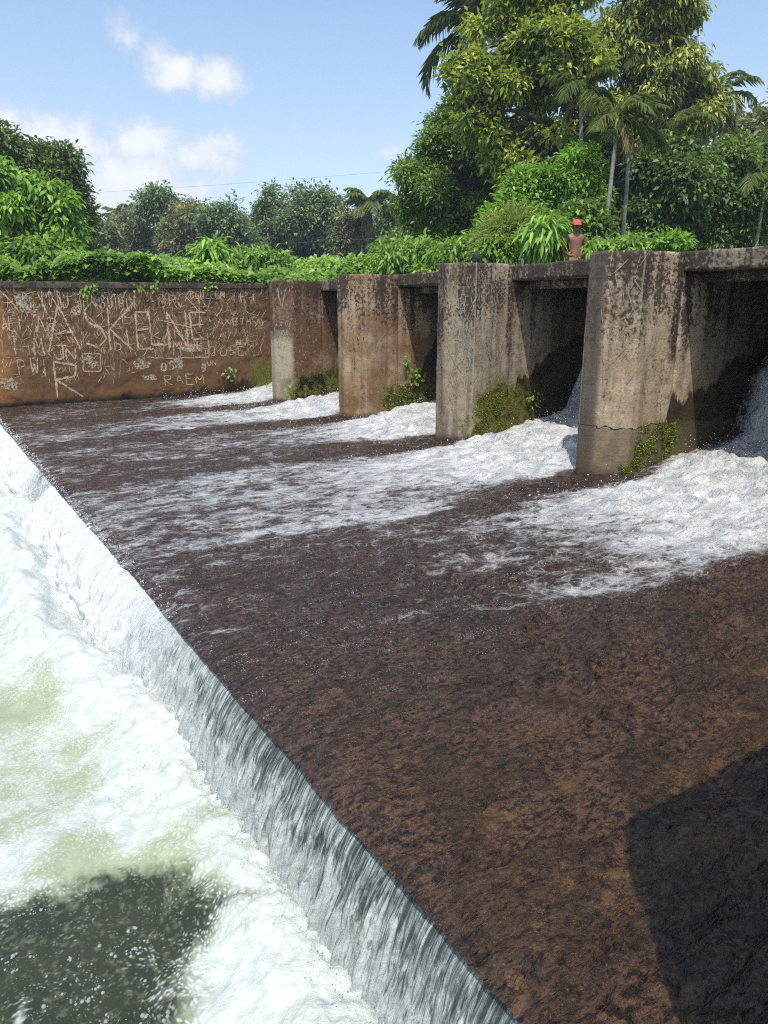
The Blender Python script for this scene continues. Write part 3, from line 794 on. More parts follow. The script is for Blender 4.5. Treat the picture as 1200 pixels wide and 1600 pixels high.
# near side wall: stands just right of the viewer, out of the picture, and throws its shadow on the apron
s = Shape()
o_ = [(CREST_X - .06, .12), (CREST_X - .06, .44), (CREST_X + .02, .53), (CREST_X + .12, .57), (10.4, .57), (10.4, .12)][::-1]
V, F, T = wrapped_grid(o_, -1.2, 2.55, .06, .05, .035, 520); s.add(V, [F, T])
nw = s.build('side_wall', mat_concrete('side_wall_concrete', 11, rust=.3), None, False, loc=(CREST_X, .3, 0))
tag(nw, 'concrete side wall at the near end of the weir casting shadow on the water', 'wall')


# ------------------------------------------------------------------ scratched writing
FONT = {
    'A': [[(0, 0), (.48, 1), (1, 0)], [(.2, .38), (.85, .42)]], 'B': [[(0, 0), (0, 1), (.7, .85), (.65, .6), (0, .52), (.85, .35), (.75, .05), (0, 0)]],
    'C': [[(.95, .85), (.5, 1), (.1, .7), (.08, .3), (.45, 0), (.95, .15)]], 'D': [[(0, 0), (0, 1), (.6, .92), (.95, .5), (.6, .05), (0, 0)]],
    'E': [[(.9, 1), (0, 1), (0, 0), (.95, 0)], [(0, .52), (.7, .55)]], 'F': [[(.9, 1), (0, 1), (0, 0)], [(0, .52), (.65, .55)]],
    'H': [[(0, 0), (0, 1)], [(.9, 0), (.9, 1)], [(0, .5), (.9, .52)]], 'I': [[(.5, 0), (.5, 1)]], 'J': [[(.1, 1), (.9, 1)], [(.6, 1), (.6, .15), (.3, 0), (0, .15)]],
    'K': [[(0, 0), (0, 1)], [(.9, 1), (.05, .5), (.95, 0)]], 'L': [[(0, 1), (0, 0), (.9, 0)]], 'M': [[(0, 0), (.08, 1), (.5, .4), (.9, 1), (1, 0)]],
    'N': [[(0, 0), (0, 1), (.9, 0), (.9, 1)]], 'O': [[(.5, 1), (.1, .75), (.08, .25), (.5, 0), (.9, .25), (.9, .75), (.5, 1)]], 'P': [[(0, 0), (0, 1), (.75, .9), (.8, .6), (0, .48)]],
    'R': [[(0, 0), (0, 1), (.8, .88), (.75, .58), (0, .5), (.95, 0)]], 'S': [[(.9, .88), (.5, 1), (.1, .8), (.2, .58), (.75, .42), (.92, .2), (.5, 0), (.05, .12)]],
    'T': [[(0, 1), (1, 1)], [(.5, 1), (.5, 0)]], 'U': [[(0, 1), (.05, .2), (.45, 0), (.85, .2), (.9, 1)]], 'V': [[(0, 1), (.45, 0), (.9, 1)]], 'W': [[(0, 1), (.25, 0), (.5, .7), (.75, 0), (1, 1)]],
    'Y': [[(0, 1), (.45, .5)], [(.9, 1), (.45, .5), (.42, 0)]], 'Z': [[(0, 1), (.9, 1), (.05, 0), (.95, 0)]], 'G': [[(.9, .85), (.5, 1), (.1, .7), (.1, .25), (.5, 0), (.9, .2), (.9, .5), (.55, .5)]],
    '-': [[(0, .5), (.9, .5)]], '3': [[(0, .95), (.6, 1), (.8, .75), (.3, .55), (.85, .3), (.6, 0), (0, .08)]],
}


def mat_scratch(name, c, keep=.42):
    m, N, P, O = material(name)
    v = N.new('ShaderNodeTexCoord').outputs['Object']
    n = N.noise(v, 26, 6, .7)
    N.put(P.inputs['Base Color'], N.mix(N.noise(v, 9, 4), tuple(x * .7 for x in c), c)); P.inputs['Roughness'].default_value = .9
    tr = N.new('ShaderNodeBsdfTransparent'); mx = N.new('ShaderNodeMixShader')
    N.put(mx.inputs[0], N.step(n, keep - .07, keep + .06)); N.l.new(tr.outputs[0], mx.inputs[1]); N.l.new(P.outputs[0], mx.inputs[2]); N.l.new(mx.outputs[0], O.inputs[0])
    return m


class Scratch:
    """strokes cut into a vertical face; kept a few millimetres proud of its uneven skin"""
    def __init__(s, seed): s.g = np.random.default_rng(seed); s.shape = Shape(); s.words = []
    def stroke(s, pts, w, to3, jit=.012):
        pts = np.asarray(pts, float)
        seg = np.linalg.norm(np.diff(pts, axis=0), axis=1); L = seg.sum()
        n = max(3, int(L / .05)); t = np.linspace(0, L, n); cs = np.concatenate([[0], np.cumsum(seg)])
        q = np.stack([np.interp(t, cs, pts[:, 0]), np.interp(t, cs, pts[:, 1])], 1)
        q += s.g.normal(0, jit * .35, q.shape) + np.outer(np.sin(t * 3 + s.g.random() * 6), [jit * .5, 0])
        d = np.gradient(q, axis=0); d /= np.linalg.norm(d, axis=1)[:, None] + 1e-9
        nn = np.stack([-d[:, 1], d[:, 0]], 1)
        ww = w * (.55 + .6 * s.g.random(n)) * np.clip(np.minimum(np.arange(n) + .6, n - np.arange(n) - .4), 0, 1.2)
        a, b = q + nn * ww[:, None] * .5, q - nn * ww[:, None] * .5
        V = np.array([to3(*p) for p in np.vstack([a, b])])
        i = np.arange(n - 1); s.shape.add(V, np.stack([i, i + 1, i + 1 + n, i + n], 1))
    def word(s, txt, x0, z0, x1, z1, w, to3):
        n = len(txt); cw = (x1 - x0) / n; keep = s.shape; s.shape = Shape(); s.words.append(s.shape)
        for k, ch in enumerate(txt):
            jx, jz = s.g.normal(0, .04), s.g.normal(0, .04); sc_ = 1 + s.g.normal(0, .07); sh = s.g.normal(0, .06)
            for pl in FONT.get(ch, []):
                s.stroke([(x0 + cw * (k + jx + .78 * (px + sh * py)), z0 + (z1 - z0) * (jz + py * sc_)) for px, py in pl], w, to3, jit=.014)
        s.shape = keep
    def finish(s, mat, parent, loc):
        for w in s.words: w.build('scratched_letters', mat, parent, False, loc=loc)
        if s.shape.n: tag(s.shape.build('scratch_marks', mat, parent, False, loc=loc), kind='stuff')


def wall_writing():
    bare = mat_scratch('bare_plaster', (.50, .43, .33), .49)
    S = Scratch(11)
    P = lambda px, py: on_plane_y(px, py, WALL_Y)
    to3 = lambda x, z: (x, float(wall_skin(x, z)) - .006, z)
    def W(txt, px0, py0, px1, py1, w=.03, S_=None):
        a = P(px0, py1); b = P(px1, py0); (S_ or S).word(txt, a[0], a[1], b[0], b[1], w, to3)
    for ch, a, b, y0, y1 in (('A', 76, 128, 486, 553), ('S', 134, 168, 478, 547), ('K', 176, 212, 482, 546), ('E', 214, 236, 484, 540), ('L', 236, 262, 484, 538), ('I', 258, 268, 488, 548), ('N', 268, 298, 487, 540), ('E', 302, 328, 480, 528)):
        W(ch, a, y0, b + 6, y1, .038)
    for t in (('THAMBUTHIN', 122, 462, 212, 482), ('DPC', 250, 459, 292, 480), ('BENZEEN', 298, 455, 352, 466), ('JUSE', 330, 541, 385, 556), ('RAEM', 258, 583, 322, 602), ('PWI', 32, 560, 78, 588),
              ('AR', 56, 497, 92, 520), ('ANE', 340, 498, 374, 509), ('TMSM', 376, 496, 412, 511), ('NOL', 370, 524, 396, 540), ('ALI', 4, 494, 34, 516), ('INU', 60, 455, 110, 482), ('MNH', 270, 532, 312, 548), ('PT', 376, 455, 404, 474), ('KANE', 240, 516, 305, 530), ('BI', 180, 515, 206, 545), ('UN', 324, 562, 340, 572), ('T-M', 18, 525, 70, 558)):
        W(*t, .019)
    W('OS', 252, 566, 274, 579, .035); W('R', 92, 562, 140, 622, .04); W('J', 88, 540, 110, 562, .035); W('N', 104, 541, 122, 562, .03)
    for pl in ([(128, 553), (157, 553), (158, 580), (130, 580), (128, 553)], [(230, 558), (262, 560), (327, 558), (326, 545), (323, 520)], [(376, 478), (388, 490), (404, 493), (410, 489)], [(111, 485), (116, 478), (119, 482), (123, 476), (125, 492), (113, 488), (111, 485)],
               [(188, 490), (193, 482), (197, 486), (201, 480), (203, 488), (197, 496), (188, 490)], [(0, 455), (18, 472), (30, 488)], [(22, 462), (40, 480)], [(58, 455), (74, 492)], [(86, 450), (98, 480)], [(135, 492), (172, 525)], [(248, 500), (300, 512)], [(288, 462), (312, 488)],
               [(310, 460), (312, 512)], [(224, 556), (236, 540)]):
        S.stroke([P(*q) for q in pl], .022, to3)
    g = S.g
    for _ in range(950):                                     # illegible nicks between the words
        px = g.uniform(0, 412); py = g.uniform(452, 560) if px > 210 or g.random() < .75 else g.uniform(540, 600)
        a = math.radians(g.choice([90, 70, 110, 55, 125, 10]) + g.normal(0, 9)); L = g.uniform(5, 15)
        p, q = P(px, py), P(px + L * math.cos(a), py - L * math.sin(a)); S.stroke([p, q], .006 + .009 * g.random(), to3)
    S.finish(mat_scratch('scratch_tan', (.58, .43, .28), .43), wall, (0, WALL_Y, 0))
    # pale patches where the skin has fallen off
    g = np.random.default_rng(12)
    for px, py, w, h in ((222, 569, 12, 8), (300, 545, 20, 6), (278, 568, 8, 12), (318, 574, 4, 8), (138, 560, 10, 4), (36, 472, 12, 12), (118, 487, 4, 5), (144, 568, 7, 6), (14, 600, 14, 9), (52, 484, 7, 8), (235, 590, 11, 5)):
        s = Shape(); c = P(px, py); k = 48; th = np.linspace(0, 2 * np.pi, k, endpoint=False); o = g.uniform(0, 50)
        rr = .35 + 1.25 * fbm(np.cos(th) * 2.2 + o, np.sin(th) * 2.2 + o, 4, 77, .62)
        V = [to3(*c)] + [to3(c[0] + math.cos(t) * w * .0145 * r, c[1] + math.sin(t) * h * .0145 * r) for t, r in zip(th, rr)]
        j = np.arange(k); s.add(V, np.stack([np.zeros(k, int), 1 + j, 1 + (j + 1) % k], 1)); s.build('bare_patch', bare, wall, False, loc=(0, WALL_Y, 0))


wall_writing()


def pier_writing(k, words, seed, n_nicks, colr=(.36, .31, .235), keep=.44, xr=(.02, .95)):
    S = Scratch(seed); cy = PIER_Y[k]; g = S.g
    def to3(t, z):       # t runs round the nose: chamfer then the side
        L = math.hypot(.3, .3)
        if t < L: f = t / L; n = np.array([-1, -1]) / math.sqrt(2); p = np.array([NOSE_X + .3 * f, cy - .1 - .3 * f])
        else: n = np.array([0, -1]); p = np.array([NOSE_X + .3 + (t - L), cy - .4])
        p = p + n * .011; return (p[0], p[1], z)
    for txt, t0, z0, t1, z1, w in words: S.word(txt, t0, z0, t1, z1, w, to3)
    for _ in range(n_nicks):
        t, z = g.uniform(*xr), g.uniform(.75, 2.4); a = math.radians(g.choice([90, 80, 100, 60, 120]) + g.normal(0, 8)); L = g.uniform(.05, .2)
        S.stroke([(t, z), (t + L * math.cos(a), z + L * math.sin(a))], .010, to3, .006)
    o = piers[k]
    S.finish(mat_scratch('pier_scratch', colr, keep), o, tuple(o.location))


pier_writing(2, [('HAFFY', .05, 1.88, .44, 2.14, .014), ('MAHI', .06, 1.58, .44, 1.80, .014), ('MHL', .5, 1.42, .72, 1.55, .012), ('AHI', .48, 1.66, .68, 1.80, .012), ('TEAN', .12, 1.38, .44, 1.52, .012), ('RD', .18, 1.10, .40, 1.32, .014), ('AKSH', .06, .86, .40, 1.04, .012), ('AP', .06, .62, .20, .78, .012)], 21, 150)
pier_writing(4, [('AJPUZ', .05, 1.62, .40, 1.74, .014), ('ARUN', .08, 1.42, .40, 1.56, .016), ('V', .08, 2.0, .36, 2.42, .022)], 22, 40)
pier_writing(3, [('U', .05, 1.40, .14, 1.54, .016), ('I', .06, 1.56, .12, 2.0, .012), ('I', .08, 1.9, .2, 2.45, .02)], 23, 40)
pier_writing(1, [('WM', .06, 1.62, .30, 1.80, .010), ('IE-', .08, 1.48, .40, 1.58, .010), ('HI', .08, 1.1, .24, 1.3, .008)], 24, 50)


# ------------------------------------------------------------------ leaves
def mat_leaf(name, dark, mid, light, rough=.45, trans=.28, odd=None):
    m, N, P, O = material(name)
    t = N.attr('tone')
    r = N.new('ShaderNodeValToRGB'); N.put(r.inputs[0], t)
    e = r.color_ramp.elements; e[0].position = .05; e[0].color = (*dark, 1); e[1].position = .95; e[1].color = (*light, 1)
    k = e.new(.5); k.color = (*mid, 1)
    if odd: k = e.new(.985); k.color = (*odd, 1)
    N.l.new(r.outputs[0], P.inputs['Base Color']); P.inputs['Roughness'].default_value = rough
    P.inputs['Specular IOR Level'].default_value = .35
    tb = N.new('ShaderNodeBsdfTranslucent'); N.put(tb.inputs[0], N.mix(.5, r.outputs[0], (light[0] * 1.2, light[1] * 1.3, light[2]))); mx = N.new('ShaderNodeMixShader')
    mx.inputs[0].default_value = trans; N.l.new(P.outputs[0], mx.inputs[1]); N.l.new(tb.outputs[0], mx.inputs[2]); N.l.new(mx.outputs[0], O.inputs[0])
    return m


LEAF = {
    'teak': mat_leaf('leaf_yellow_green', (0.086, 0.162, 0.032), (0.265, 0.389, 0.062), (0.600, 0.600, 0.113), odd=(0.600, 0.497, 0.125)),
    'fine': mat_leaf('leaf_mid_green', (0.058, 0.106, 0.029), (0.145, 0.245, 0.047), (0.320, 0.443, 0.084)),
    'olive': mat_leaf('leaf_olive', (0.081, 0.125, 0.032), (0.233, 0.296, 0.062), (0.594, 0.594, 0.141), odd=(0.600, 0.530, 0.125)),
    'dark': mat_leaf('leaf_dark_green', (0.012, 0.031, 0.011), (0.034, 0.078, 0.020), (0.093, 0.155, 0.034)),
    'mango': mat_leaf('leaf_mango', (0.031, 0.064, 0.018), (0.089, 0.163, 0.033), (0.241, 0.302, 0.064)),
    'bright': mat_leaf('leaf_bright', (0.077, 0.185, 0.024), (0.196, 0.391, 0.050), (0.416, 0.600, 0.098), trans=.34),
    'creeper': mat_leaf('leaf_creeper', (0.065, 0.165, 0.024), (0.203, 0.331, 0.053), (0.359, 0.542, 0.089), trans=.34),
    'grass': mat_leaf('leaf_grass', (0.102, 0.205, 0.031), (0.222, 0.341, 0.059), (0.461, 0.512, 0.136), trans=.34, odd=(0.550, 0.443, 0.171)),
    'far': mat_leaf('leaf_far', (0.071, 0.130, 0.060), (0.163, 0.252, 0.102), (0.340, 0.430, 0.163)),
    'farpale': mat_leaf('leaf_far_pale', (0.094, 0.121, 0.055), (0.205, 0.242, 0.102), (0.391, 0.391, 0.158), odd=(0.558, 0.372, 0.186)),
    'palm': mat_leaf('leaf_palm', (0.039, 0.071, 0.022), (0.107, 0.160, 0.039), (0.276, 0.304, 0.081), rough=.5),
    'palmdry': mat_leaf('leaf_palm_dry', (0.139, 0.093, 0.046), (0.279, 0.202, 0.093), (0.465, 0.372, 0.186)),
    'mossdark': mat_leaf('leaf_moss_dark', (0.012, 0.016, 0.004), (0.032, 0.040, 0.007), (0.075, 0.085, 0.014), trans=.1),
    'moss': mat_leaf('leaf_moss', (0.040, 0.056, 0.009), (0.132, 0.155, 0.019), (0.310, 0.333, 0.043), trans=.1),
}
BARK = {'dark': simple('bark_dark', (.050, .040, .030), .9, .35, 9, .5), 'pale': simple('bark_pale', (.26, .245, .215), .85, .25, 12, .35), 'brown': simple('bark_brown', (.11, .085, .06), .9, .3, 10, .5)}


def unit(a): return a / (np.linalg.norm(a, axis=-1, keepdims=True) + 1e-9)


def leaf_mesh(P, D, Nn, L, W, fold=.18, sag=.15, seg2=False):
    """folded kite leaves: base P, direction D, face normal Nn"""
    n = len(P)
    S = unit(np.cross(D, Nn)); Nn = unit(np.cross(S, D))
    L = np.broadcast_to(L, n)[:, None]; W = np.broadcast_to(W, n)[:, None]
    down = np.array([0, 0, -1.0])
    if not seg2:
        tip = P + D * L + down * sag * L
        q = P + D * L * .42
        a, b = q + S * W * .5 + Nn * W * fold, q - S * W * .5 + Nn * W * fold
        V = np.stack([P, a, tip, b], 1).reshape(-1, 3)
        i = 4 * np.arange(n)[:, None]
        F = np.concatenate([i + np.array([[0, 2, 1]]), i + np.array([[0, 3, 2]])])
        return V, F, 4
    m1 = P + D * L * .30; m2 = P + D * L * .68 + down * sag * .35 * L; tip = P + D * L + down * sag * L
    V = np.stack([P, m1 + S * W * .46 + Nn * W * fold, m1, m1 - S * W * .46 + Nn * W * fold, m2 + S * W * .40 + Nn * W * fold, m2, m2 - S * W * .40 + Nn * W * fold, tip], 1).reshape(-1, 3)
    i = 8 * np.arange(n)[:, None]
    T = np.concatenate([i + np.array([t]) for t in ((0, 2, 1), (0, 3, 2), (1, 2, 5), (1, 5, 4), (2, 3, 6), (2, 6, 5), (4, 5, 7), (5, 6, 7))])
    return V, T, 8


def sphere_dirs(g, n, up=0.0):
    d = g.normal(size=(n, 3)); d[:, 2] += up
    return unit(d)


def crown(g, blobs, n_clump, per, L, W, spread, droop=.25, flat=.5, inner=.5, seg2=False, tone_var=.22, hang=0.0):
    """leaf clumps through a crown's volume. blobs: (centre, radii)"""
    C = np.array([b[0] for b in blobs]); R = np.array([b[1] for b in blobs])
    wgt = (R[:, 0] * R[:, 2]) ** 1.0; wgt /= wgt.sum()
    k = g.choice(len(blobs), n_clump, p=wgt)
    d = sphere_dirs(g, n_clump, .25)
    rad = inner + (1 - inner) * g.random(n_clump) ** .6
    rad *= 1 + .16 * g.normal(size=n_clump)
    cc = C[k] + d * R[k] * rad[:, None]
    ct = np.clip(.5 + g.normal(0, tone_var, n_clump), 0, 1)
    m = n_clump * per
    idx = np.repeat(np.arange(n_clump), per)
    off = g.normal(0, 1, (m, 3)) * spread * np.array([1, 1, .7])
    P = cc[idx] + off
    out = unit(off + d[idx] * spread * .7)
    D = unit(out * (1 - flat * .4) + g.normal(0, .45, (m, 3)) + np.array([0, 0, -droop - hang]))
    Nn = unit(np.array([0, 0, 1.0]) * (.5 + flat) + d[idx] * .45 + g.normal(0, .42, (m, 3)))
    s = .65 + .6 * g.random(m)
    V, F, nv = leaf_mesh(P, D, Nn, L * s, W * s, seg2=seg2, sag=.12 + hang * .3)
    tone = np.clip(ct[idx] + g.normal(0, .16, m), 0, 1)
    return V, F, np.repeat(tone, nv), cc


def limb_path(g, a, b, n=7, wob=.06, sag=0):
    t = np.linspace(0, 1, n)[:, None]; L = np.linalg.norm(np.asarray(b) - a)
    p = np.asarray(a) * (1 - t) + np.asarray(b) * t
    w = g.normal(0, wob * L, (n, 3)); w[0] = 0; w[-1] = 0
    p = p + w * np.sin(np.pi * t) + np.array([0, 0, 1]) * sag * L * np.sin(np.pi * t)
    return p


def split_lobes(blobs, seed, k=4, size=.5):
    """break big lobes into smaller uneven ones so that gaps show between them"""
    g = np.random.default_rng(seed); out = []
    for c, r in blobs:
        for _ in range(k):
            d = unit(g.normal(size=3) + np.array([0, 0, .2])); out.append((c + d * r * (.28 + .62 * g.random()), r * size * (.55 + .8 * g.random())))
    return out


def px_blobs(L, depth, dscale=1.0):
    """crown lobes from sight lines: (px, py, half width px, half height px[, extra depth])"""
    out = []
    for b in L:
        dd = depth + (b[4] if len(b) > 4 else 0)
        m = dd / 1150.0
        c = at(b[0], b[1], dd)
        out.append((c, np.array([b[2] * m, max(b[2], b[3] * .7) * m * dscale, b[3] * m])))
    return out


def tree(name, label, seed, blobs, base, leaf, n_clump, per, L, W, spread, bark='dark', r0=.16, group=None, cat='tree', twigs=26, split=0, size=.5, **kw):
    g = np.random.default_rng(seed)
    if split: blobs = split_lobes(blobs, seed, split, size)
    V, F, tone, cc = crown(g, blobs, n_clump, per, L, W, spread, **kw)
    base = np.asarray(base, float)
    root = empty(name, tuple(base)); tag(root, label, cat, group)
    o = mesh_obj('crown', V - base, [F], LEAF[leaf], root, False, {'tone': tone})
    s = Shape()
    C = np.array([b[0] for b in blobs]); top = C[np.argmax(C[:, 2])]
    stem = limb_path(g, base + np.array([0, 0, -.3]), top + np.array([0, 0, .2]), 9, .02)
    s.tube(stem, np.linspace(r0, r0 * .22, 9), 9)
    for c, r in blobs:
        k = int(np.clip(np.searchsorted(stem[:, 2], c[2] - 1.2 * r[2]), 1, 7))
        p = limb_path(g, stem[k], c, 6, .07); s.tube(p, np.linspace(r0 * .42, r0 * .14, 6), 6)
    j = g.choice(len(cc), min(twigs, len(cc)), replace=False)
    for q in cc[j]:
        c = C[np.argmin(((C - q) ** 2).sum(1))]
        s.tube(limb_path(g, c, q, 4, .08), np.linspace(r0 * .14, r0 * .04, 4), 4)
    s.build('trunk', BARK[bark], root, True, loc=tuple(base))
    return root


def frond_shape(g, base, az, el, L, droop, leaf_len, n, width=.035, tone=.5, twist=.0):
    """one pinnate palm frond: a bending rib with leaflets on both sides"""
    s = Shape()
    k = 12; t = np.linspace(0, 1, k)
    hd = np.array([math.cos(az), math.sin(az), 0])
    pts = [np.array(base, float)]; e = el
    for i in range(k - 1):
        e = el - droop * (t[i + 1] ** 1.4); pts.append(pts[-1] + (hd * math.cos(e) + np.array([0, 0, math.sin(e)])) * L / (k - 1))
    pts = np.array(pts)
    s.tube(pts, np.linspace(.022, .005, k) * max(.6, L / 2.4), 5, a=min(1, tone + .2))
    tt = np.linspace(.10, .99, n); P = np.stack([np.interp(tt, t, pts[:, i]) for i in range(3)], 1)
    Tg = np.stack([np.interp(tt, t, np.gradient(pts, axis=0)[:, i]) for i in range(3)], 1); Tg = unit(Tg)
    side = unit(np.cross(Tg, np.array([0, 0, 1.0]))); up = unit(np.cross(side, Tg))
    ll = leaf_len * np.clip(np.sin(np.pi * (tt * .86 + .12)), .15, 1)
    for sg in (-1, 1):
        D = unit(side * sg * .8 + Tg * .55 + up * .22 + np.array([0, 0, -.30]) + g.normal(0, .10, (n, 3)))
        V, F, nv = leaf_mesh(P, D, up, ll * (.85 + .3 * g.random(n)), width, fold=.2, sag=.38)
        s.add(V, F, np.repeat(np.clip(tone + g.normal(0, .13, n), 0, 1), nv))
    return s


def palm(name, label, seed, base, top, r0, r1, n, L, leaf_len, group, width=.035, bark='pale', shaft=True, droop=1.5, az0=None, leaf='palm', nleaf=34, dry=1):
    g = np.random.default_rng(seed)
    base = np.asarray(base, float); top = np.asarray(top, float)
    root = empty(name, tuple(base)); tag(root, label, 'palm tree', group)
    s = Shape(); k = 26
    path = limb_path(g, base, top, k, .0015); rad = np.linspace(r0, r1, k) * (1 + .06 * (np.arange(k) % 2))
    s.tube(path, rad, 9); s.build('trunk', BARK[bark], root, True, loc=tuple(base))
    tip = top
    if shaft:
        s = Shape(); tip = top + np.array([0, 0, .55]); s.tube([top, top + np.array([0, 0, .25]), tip], [r1 * 1.15, r1 * 1.3, r1 * .7], 9, a=.8)
        s.build('crown_shaft', LEAF['bright'], root, True, loc=tuple(base), tone=True)
    for i in range(n):
        az = (az0 if az0 is not None else 0) + i * 2.399 + g.normal(0, .15)
        el = 1.30 - 1.35 * i / max(1, n - 1) + g.normal(0, .08)
        f = frond_shape(g, tip, az, el, L * (.85 + .25 * g.random()), droop * (.8 + .4 * g.random()), leaf_len, nleaf, width, .42 + .25 * g.random())
        f.build('frond', LEAF[leaf], root, False, loc=tuple(base), tone=True)
    for i in range(dry):
        f = frond_shape(g, tip - np.array([0, 0, .1]), g.uniform(0, 6.28), -.7, L * .75, .8, leaf_len * .7, nleaf - 8, width, .5)
        f.build('frond', LEAF['palmdry'], root, False, loc=tuple(base), tone=True)
    return root


# ------------------------------------------------------------------ ground and upstream water
def build_ground():
    soil = simple('bank_soil', (.042, .068, .018), .95, .5, 1.9, .6)
    # one sheet to the horizon with the river channel cut out of it by height
    xs = np.concatenate([-np.geomspace(14, 900, 26)[::-1], np.arange(-13, 60, .8), np.geomspace(61, 1500, 26)])
    ys = np.concatenate([-np.geomspace(1, 400, 16)[::-1], np.arange(-.5, 60, .8), np.geomspace(61, 1600, 28)])
    X, Y = np.meshgrid(xs, ys)
    Z = 2.15 + .25 * (fbm(X * .12, Y * .12, 3, 700) - .5)
    Z += .09 * np.clip(np.hypot(X, Y) - 19, 0, 60)
    river = (1 - sstep(Y, WALL_Y + .15, WALL_Y + .35)) * (1 - sstep(X, 11.3, 12.8))
    Z = Z * (1 - river) + (-2.4) * river
    o = mesh_obj('ground', np.stack([X, Y, Z], -1).reshape(-1, 3), [grid_faces(len(ys), len(xs))], soil, None, True)
    tag(o, kind='structure')
    m, N, P, O = material('river_water'); P.inputs['Base Color'].default_value = (.02, .028, .018, 1); P.inputs['Roughness'].default_value = .05
    v = N.new('ShaderNodeTexCoord').outputs['Object']; N.put(P.inputs['Normal'], N.bump(N.noise(v, 3, 4), .2, .03))
    V = [(BACK_X + .2, -40, 1.7), (13.2, -40, 1.7), (13.2, WALL_Y + .4, 1.7), (BACK_X + .2, WALL_Y + .4, 1.7)]
    tag(mesh_obj('river_water', V, [np.array([[0, 1, 2, 3]])], m), kind='structure')


build_ground()


def bank_z(x, y): return 2.15


# ------------------------------------------------------------------ trees on the right bank
def base_at(px, depth, z=2.1):
    p = at(px, 490, depth); p[2] = z; return p


tree('vine_tree', 'broad mid green tree with fine leaves at the left of the tall grove', 31,
     px_blobs([(690, 300, 60, 55), (650, 300, 36, 42), (720, 235, 50, 50), (760, 300, 60, 70), (665, 345, 44, 40), (720, 360, 60, 40), (780, 220, 50, 60), (640, 270, 22, 26), (700, 205, 24, 34), (675, 240, 26, 24)], 25.5),
     base_at(730, 25.5), 'fine', 2800, 22, .145, .068, .17, r0=.2, tone_var=.30, inner=.4, split=10, size=.30, twigs=160)
tree('broadleaf_tree', 'tall tree with big yellow green leaves standing left of the slim palms', 32,
     px_blobs([(800, 60, 62, 60), (880, 30, 70, 70), (760, 130, 46, 44), (830, 150, 64, 56), (910, 110, 50, 60), (770, 200, 50, 40), (850, 230, 60, 46), (730, 170, 26, 24), (930, 190, 36, 44), (820, -40, 70, 60), (905, -60, 60, 60), (800, 250, 40, 36), (715, 120, 20, 26)], 23.0),
     base_at(842, 23.0), 'teak', 2500, 14, .20, .098, .16, r0=.2, droop=.25, tone_var=.27, inner=.3, twigs=240, split=9, size=.25)
tree('tall_tree', 'tallest tree of the grove with drooping olive leaves at the right', 33,
     px_blobs([(1000, 40, 60, 60), (1060, 60, 50, 56), (1040, 130, 58, 56), (1085, 120, 34, 50), (990, 120, 44, 50), (1080, 190, 44, 50), (1020, 200, 46, 40), (960, 50, 40, 60), (1010, -50, 80, 70), (1100, 160, 26, 40), (1050, 245, 40, 30)], 27.0),
     base_at(1035, 27.0), 'olive', 2700, 15, .19, .078, .17, r0=.24, droop=.5, tone_var=.27, inner=.3, hang=.3, twigs=240, split=9, size=.25)
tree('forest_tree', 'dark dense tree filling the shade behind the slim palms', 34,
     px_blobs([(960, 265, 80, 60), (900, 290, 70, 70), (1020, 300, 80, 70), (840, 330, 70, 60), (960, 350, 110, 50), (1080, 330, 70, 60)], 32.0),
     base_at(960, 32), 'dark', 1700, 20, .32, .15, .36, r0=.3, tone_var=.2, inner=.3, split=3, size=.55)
tree('ivy_tree', 'dark leafy column of creeper covered tree right of the slim palms', 35,
     px_blobs([(1030, 300, 44, 46), (1010, 350, 40, 44), (1060, 350, 44, 44), (1040, 255, 34, 34)], 24.0),
     base_at(1035, 24), 'mango', 1000, 20, .17, .11, .16, r0=.16, tone_var=.2, inner=.7, hang=.2, split=3, size=.5)
tree('bushy_tree', 'rounded green bushy tree at the right edge above the slab', 36,
     px_blobs([(1110, 290, 52, 46), (1160, 300, 50, 50), (1100, 350, 46, 36), (1170, 355, 50, 36), (1210, 320, 40, 50), (1075, 320, 30, 40), (1140, 255, 34, 26)], 25.0),
     base_at(1140, 25), 'fine', 1500, 22, .18, .09, .19, r0=.16, tone_var=.25, inner=.65, split=6, size=.4)
tree('open_tree', 'thin airy tree with bare twigs at the far right edge', 37,
     px_blobs([(1170, 215, 34, 30), (1200, 240, 40, 40), (1150, 235, 26, 22), (1220, 190, 30, 40), (1185, 190, 20, 16)], 33.0),
     base_at(1180, 33), 'farpale', 260, 14, .34, .17, .30, r0=.14, bark='brown', tone_var=.22, inner=.35, twigs=70)
tree('light_green_tree', 'light green young tree with feathery tiers behind the man', 38,
     px_blobs([(800, 305, 32, 28), (845, 292, 34, 28), (890, 288, 36, 32), (912, 316, 28, 34), (862, 332, 44, 32), (818, 342, 42, 28), (780, 345, 22, 24), (905, 258, 26, 22), (930, 268, 14, 12)], 20.0),
     base_at(860, 20), 'bright', 1300, 18, .14, .07, .14, r0=.08, bark='brown', tone_var=.24, inner=.6, flat=.9, split=6, size=.36)

